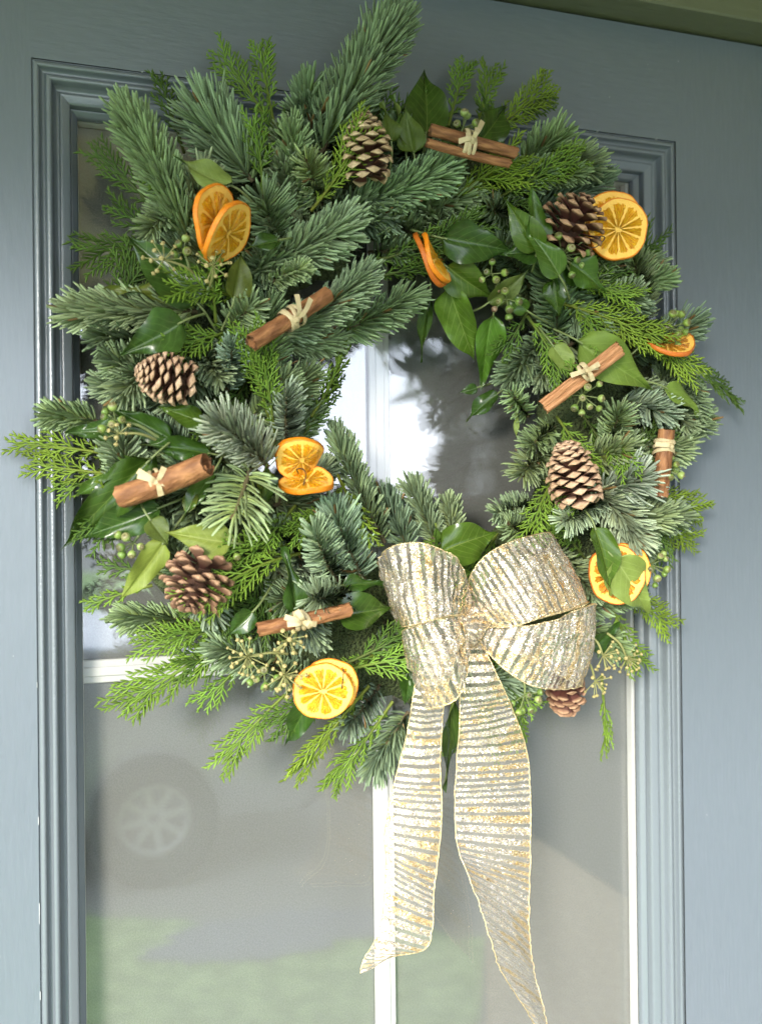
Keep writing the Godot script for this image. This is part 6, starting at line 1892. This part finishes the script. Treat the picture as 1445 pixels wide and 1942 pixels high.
	orange("back slice of the round orange beside the open cone", Vector3(0.1774, 0.2384, 0.0888), Vector3(-0.3, 0.05, 0.95), 0.0268, 0.0000, 0, 0.6, false, 1)
	orange("front round orange slice beside the open cone", Vector3(0.1773, 0.2313, 0.0952), Vector3(-0.36, 0.02, 0.93), 0.0251, 0.0000, 0, 0.1, false, 1)
	orange("edge-on orange slice above the hole", Vector3(0.0146, 0.1978, 0.0805), Vector3(0.8, 0.46, 0.5), 0.0226, 0.0000, 0, 0.3, true, 1)
	orange("second edge-on slice nearer the ivy leaves", Vector3(0.0193, 0.1992, 0.0833), Vector3(0.78, 0.44, 0.58), 0.0219, 0.0000, 0, 0.9, false, 1)
	orange("folded orange slice resting above its flat twin", Vector3(-0.0931, 0.0390, 0.0940), Vector3(0.1, -0.66, 0.72), 0.0192, -0.0080, 0, 0.2, false, 0.95)
	orange("tilted orange slice beneath the folded one", Vector3(-0.0896, 0.0226, 0.0939), Vector3(-0.16, 0.91, 0.4), 0.0210, 0.0000, 0, 0.7, false, 1)
	orange("front round orange slice below the flower heads", Vector3(-0.0800, -0.1325, 0.0983), Vector3(-0.2, 0, 0.98), 0.0214, 0.0000, 0, 0.15, false, 1)
	orange("back slice of the low round orange pair", Vector3(-0.0738, -0.1302, 0.0933), Vector3(-0.2, 0.05, 0.97), 0.0215, 0.0000, 0, 0.5, false, 1)
	orange("curled rusty orange slice at the outer edge", Vector3(0.2294, 0.1389, 0.0868), Vector3(-0.12, 0.9, 0.42), 0.0234, 0.0048, 0.3, 0.4, true, 1)
	orange("half hidden orange ring behind the pale leaf", Vector3(0.1718, -0.0540, 0.0954), Vector3(-0.3, 0.02, 0.95), 0.0241, 0.0000, 0, 0.2, true, 1)
	orange("rear ring of the half hidden orange pair", Vector3(0.1810, -0.0516, 0.0890), Vector3(-0.25, 0.02, 0.95), 0.0242, 0.0000, 0, 0.6, false, 1)
	wire("curled dark wire on the round orange by the open cone", [Vector3(0.1472, 0.2125, 0.1013), Vector3(0.1517, 0.2131, 0.1036), Vector3(0.1550, 0.2165, 0.1078), Vector3(0.1557, 0.2194, 0.1099), Vector3(0.1507, 0.2194, 0.1118), Vector3(0.1488, 0.2163, 0.1116)])
	wire("bent wire holding the folded orange pair", [Vector3(-0.0946, 0.0191, 0.1042), Vector3(-0.0931, 0.0267, 0.1063), Vector3(-0.0955, 0.0313, 0.1083), Vector3(-0.1001, 0.0313, 0.1078), Vector3(-0.0979, 0.0284, 0.1036)])
	wire("straight wire end on the low round orange", [Vector3(-0.0670, -0.1305, 0.1038), Vector3(-0.0679, -0.1211, 0.1114), Vector3(-0.0692, -0.1138, 0.1163)])
	cinnamon("upper stick of the tied cinnamon pair at the crest", Vector3(0.0067, 0.2899, 0.1079), Vector3(0.0753, 0.2771, 0.1140), 0.0043, 0, false, 0.5)
	cinnamon("lower stick of the tied cinnamon pair at the crest", Vector3(0.0024, 0.2783, 0.1119), Vector3(0.0689, 0.2680, 0.1158), 0.0034, 0, false, 2)
	cinnamon("dark reddish cinnamon stick above the hole", Vector3(-0.1319, 0.1219, 0.1057), Vector3(-0.0694, 0.1647, 0.0865), 0.0059, 0, false, 0.15)
	cinnamon("thick rolled cinnamon scroll near the moulding", Vector3(-0.2225, 0.0123, 0.0916), Vector3(-0.1677, 0.0335, 0.1300), 0.0081, 0, false, 1.2)
	cinnamon("flat pale cinnamon strip beside the hole", Vector3(0.1145, 0.0846, 0.0804), Vector3(0.1723, 0.1316, 0.1050), 0.0061, 2, true, 0.1)
	cinnamon("cinnamon stick low between cone and bow", Vector3(-0.1291, -0.0837, 0.1054), Vector3(-0.0615, -0.0718, 0.1095), 0.0049, 0, false, 0.1)
	cinnamon("cinnamon roll bound upright at the outer edge", Vector3(0.2260, 0.0667, 0.0895), Vector3(0.2203, 0.0103, 0.0868), 0.0066, 0, false, 0.6)
	raffia("raffia tie joining the cinnamon pair at the crest", Vector3(0.0349, 0.2807, 0.1130), Vector3(0.0731, -0.0102, -0.0001), 0.0094, [Vector3(0.0453, 0.2968, 0.1186), Vector3(0.0379, 0.2882, 0.1250), Vector3(0.0262, 0.2799, 0.1169)], 3, 0.85)
	raffia("raffia wound round the dark reddish cinnamon", Vector3(-0.1003, 0.1430, 0.0954), Vector3(0.0625, 0.0423, -0.0089), 0.0075, [Vector3(-0.0991, 0.1579, 0.1095), Vector3(-0.0880, 0.1559, 0.1076)], 4, 1)
	raffia("raffia bow on the thick cinnamon scroll", Vector3(-0.2000, 0.0214, 0.1063), Vector3(0.0610, 0.0225, 0.0003), 0.0084, [Vector3(-0.2123, 0.0296, 0.1104), Vector3(-0.2125, 0.0262, 0.1122), Vector3(-0.1977, 0.0123, 0.1182), Vector3(-0.1888, 0.0189, 0.1157), Vector3(-0.1955, 0.0317, 0.1193)], 2, 1)
	raffia("raffia bow on the flat pale strip", Vector3(0.1439, 0.1120, 0.0963), Vector3(0.0661, 0.0496, 0.0115), 0.0069, [Vector3(0.1501, 0.1173, 0.1088), Vector3(0.1303, 0.1087, 0.0979), Vector3(0.1465, 0.1041, 0.1048), Vector3(0.1510, 0.1153, 0.1050)], 2, 0.55)
	raffia("raffia bow on the low cinnamon stick", Vector3(-0.0988, -0.0780, 0.1088), Vector3(0.0713, 0.0116, -0.0023), 0.0064, [Vector3(-0.1132, -0.0739, 0.1205), Vector3(-0.1108, -0.0795, 0.1182), Vector3(-0.0897, -0.0804, 0.1189), Vector3(-0.0949, -0.0815, 0.1207), Vector3(-0.1048, -0.0698, 0.1209)], 3, 1)
	raffia("raffia bound round the outer cinnamon roll", Vector3(0.2246, 0.0525, 0.0875), Vector3(-0.0043, -0.0403, -0.0006), 0.0079, [Vector3(0.2132, 0.0547, 0.0920)], 4, 1)
	var bow := thing("ribbon_bow", "sheer gold and silver glitter striped ribbon bow with two long tails", "ribbon bow", Vector3(0.0444, -0.0900, 0.0900))
	ribbon("loop", bow, [Vector3(0.0445, -0.0831, 0.0880), Vector3(0.0364, -0.0576, 0.1040), Vector3(0.0201, -0.0355, 0.1180), Vector3(-0.0093, -0.0237, 0.1220), Vector3(-0.0272, -0.0260, 0.1080), Vector3(-0.0319, -0.0354, 0.0880), Vector3(-0.0210, -0.0464, 0.0680), Vector3(0.0140, -0.0597, 0.0600), Vector3(0.0519, -0.0841, 0.0680)], [Vector3(0.0422, -0.0893, 0.0920), Vector3(0.0309, -0.0803, 0.1120), Vector3(0.0120, -0.0768, 0.1320), Vector3(-0.0100, -0.0791, 0.1380), Vector3(-0.0199, -0.0839, 0.1240), Vector3(-0.0188, -0.0880, 0.1000), Vector3(-0.0085, -0.0919, 0.0760), Vector3(0.0158, -0.0933, 0.0660), Vector3(0.0501, -0.0917, 0.0720)], 0, 0.002, 0.0024, 90, false)
	ribbon("loop", bow, [Vector3(0.0436, -0.0870, 0.0900), Vector3(0.0317, -0.0799, 0.1080), Vector3(0.0094, -0.0796, 0.1260), Vector3(-0.0116, -0.0833, 0.1260), Vector3(-0.0193, -0.0897, 0.1060), Vector3(-0.0081, -0.0962, 0.0820), Vector3(0.0225, -0.0993, 0.0720), Vector3(0.0482, -0.0940, 0.0740)], [Vector3(0.0444, -0.0943, 0.0920), Vector3(0.0380, -0.1048, 0.1020), Vector3(0.0285, -0.1289, 0.1140), Vector3(0.0205, -0.1427, 0.1140), Vector3(0.0054, -0.1514, 0.1000), Vector3(0.0106, -0.1496, 0.0800), Vector3(0.0313, -0.1230, 0.0720), Vector3(0.0500, -0.0983, 0.0740)], 0.05, 0.003, 0.0026, 80, false)
	ribbon("loop", bow, [Vector3(0.0454, -0.0817, 0.0900), Vector3(0.0355, -0.0599, 0.1000), Vector3(0.0379, -0.0408, 0.1160), Vector3(0.0529, -0.0281, 0.1220), Vector3(0.0816, -0.0204, 0.1140), Vector3(0.1131, -0.0183, 0.0940), Vector3(0.1224, -0.0297, 0.0720), Vector3(0.0970, -0.0491, 0.0640), Vector3(0.0571, -0.0839, 0.0720)], [Vector3(0.0449, -0.0900, 0.0940), Vector3(0.0505, -0.0896, 0.1160), Vector3(0.0637, -0.0871, 0.1300), Vector3(0.0849, -0.0815, 0.1320), Vector3(0.1144, -0.0778, 0.1200), Vector3(0.1455, -0.0751, 0.0960), Vector3(0.1504, -0.0811, 0.0740), Vector3(0.1101, -0.0911, 0.0660), Vector3(0.0562, -0.0901, 0.0740)], 0.09, 0.002, 0.0024, 90, true)
	ribbon("loop", bow, [Vector3(0.0476, -0.0881, 0.0900), Vector3(0.0565, -0.0879, 0.1080), Vector3(0.0756, -0.0887, 0.1240), Vector3(0.1040, -0.0849, 0.1220), Vector3(0.1324, -0.0785, 0.1100), Vector3(0.1552, -0.0780, 0.0920), Vector3(0.1578, -0.0880, 0.0740), Vector3(0.1149, -0.0958, 0.0660), Vector3(0.0570, -0.0920, 0.0720)], [Vector3(0.0448, -0.0979, 0.0900), Vector3(0.0482, -0.1077, 0.1060), Vector3(0.0584, -0.1218, 0.1200), Vector3(0.0786, -0.1345, 0.1240), Vector3(0.1075, -0.1411, 0.1160), Vector3(0.1389, -0.1443, 0.0940), Vector3(0.1434, -0.1444, 0.0760), Vector3(0.1048, -0.1238, 0.0660), Vector3(0.0565, -0.0967, 0.0720)], 0.13, 0.003, 0.0026, 90, true)
	ribbon("knot", bow, [Vector3(0.0378, -0.0752, 0.0900), Vector3(0.0274, -0.0793, 0.1080), Vector3(0.0255, -0.0882, 0.1180), Vector3(0.0315, -0.0985, 0.1080), Vector3(0.0419, -0.1055, 0.0880)], [Vector3(0.0606, -0.0744, 0.0900), Vector3(0.0576, -0.0809, 0.1040), Vector3(0.0474, -0.0897, 0.1140), Vector3(0.0457, -0.0994, 0.1060), Vector3(0.0510, -0.1068, 0.0880)], 0.02, 0.004, 0.003, 30, false)
	ribbon("tail", bow, [Vector3(0.0066, -0.0999, 0.0780), Vector3(0.0005, -0.1235, 0.0840), Vector3(-0.0034, -0.1483, 0.0820), Vector3(-0.0037, -0.1755, 0.0700), Vector3(-0.0078, -0.2020, 0.0620), Vector3(-0.0165, -0.2354, 0.0600), Vector3(-0.0210, -0.2594, 0.0620), Vector3(-0.0192, -0.2812, 0.0600), Vector3(-0.0205, -0.3161, 0.0560), Vector3(-0.0267, -0.3376, 0.0580), Vector3(-0.0404, -0.3517, 0.0660), Vector3(-0.0444, -0.3592, 0.0700)], [Vector3(0.0382, -0.1033, 0.0800), Vector3(0.0290, -0.1250, 0.0860), Vector3(0.0228, -0.1498, 0.0840), Vector3(0.0243, -0.1769, 0.0740), Vector3(0.0259, -0.2042, 0.0660), Vector3(0.0284, -0.2438, 0.0620), Vector3(0.0273, -0.2748, 0.0580), Vector3(0.0244, -0.3102, 0.0540), Vector3(0.0234, -0.3388, 0.0520), Vector3(0.0170, -0.3581, 0.0500), Vector3(-0.0129, -0.3573, 0.0560), Vector3(-0.0353, -0.3591, 0.0660)], 0, 0.003, 0.0014, 110, false)
	ribbon("tail", bow, [Vector3(0.0420, -0.0989, 0.0840), Vector3(0.0344, -0.1330, 0.0900), Vector3(0.0369, -0.1725, 0.0800), Vector3(0.0381, -0.1996, 0.0720), Vector3(0.0375, -0.2346, 0.0680), Vector3(0.0373, -0.2673, 0.0720), Vector3(0.0423, -0.2913, 0.0840), Vector3(0.0503, -0.3152, 0.0900), Vector3(0.0582, -0.3413, 0.0900), Vector3(0.0680, -0.3676, 0.0860), Vector3(0.0880, -0.3979, 0.0780), Vector3(0.1144, -0.4376, 0.0680)], [Vector3(0.0520, -0.1004, 0.0860), Vector3(0.0658, -0.1326, 0.0920), Vector3(0.0866, -0.1679, 0.0800), Vector3(0.1028, -0.2020, 0.0680), Vector3(0.1093, -0.2420, 0.0600), Vector3(0.1107, -0.2899, 0.0560), Vector3(0.1132, -0.3444, 0.0480), Vector3(0.1168, -0.3757, 0.0440), Vector3(0.1201, -0.3979, 0.0440), Vector3(0.1233, -0.4169, 0.0480), Vector3(0.1259, -0.4347, 0.0540), Vector3(0.1293, -0.4555, 0.0600)], 0.07, 0.002, 0.0013, 120, false)
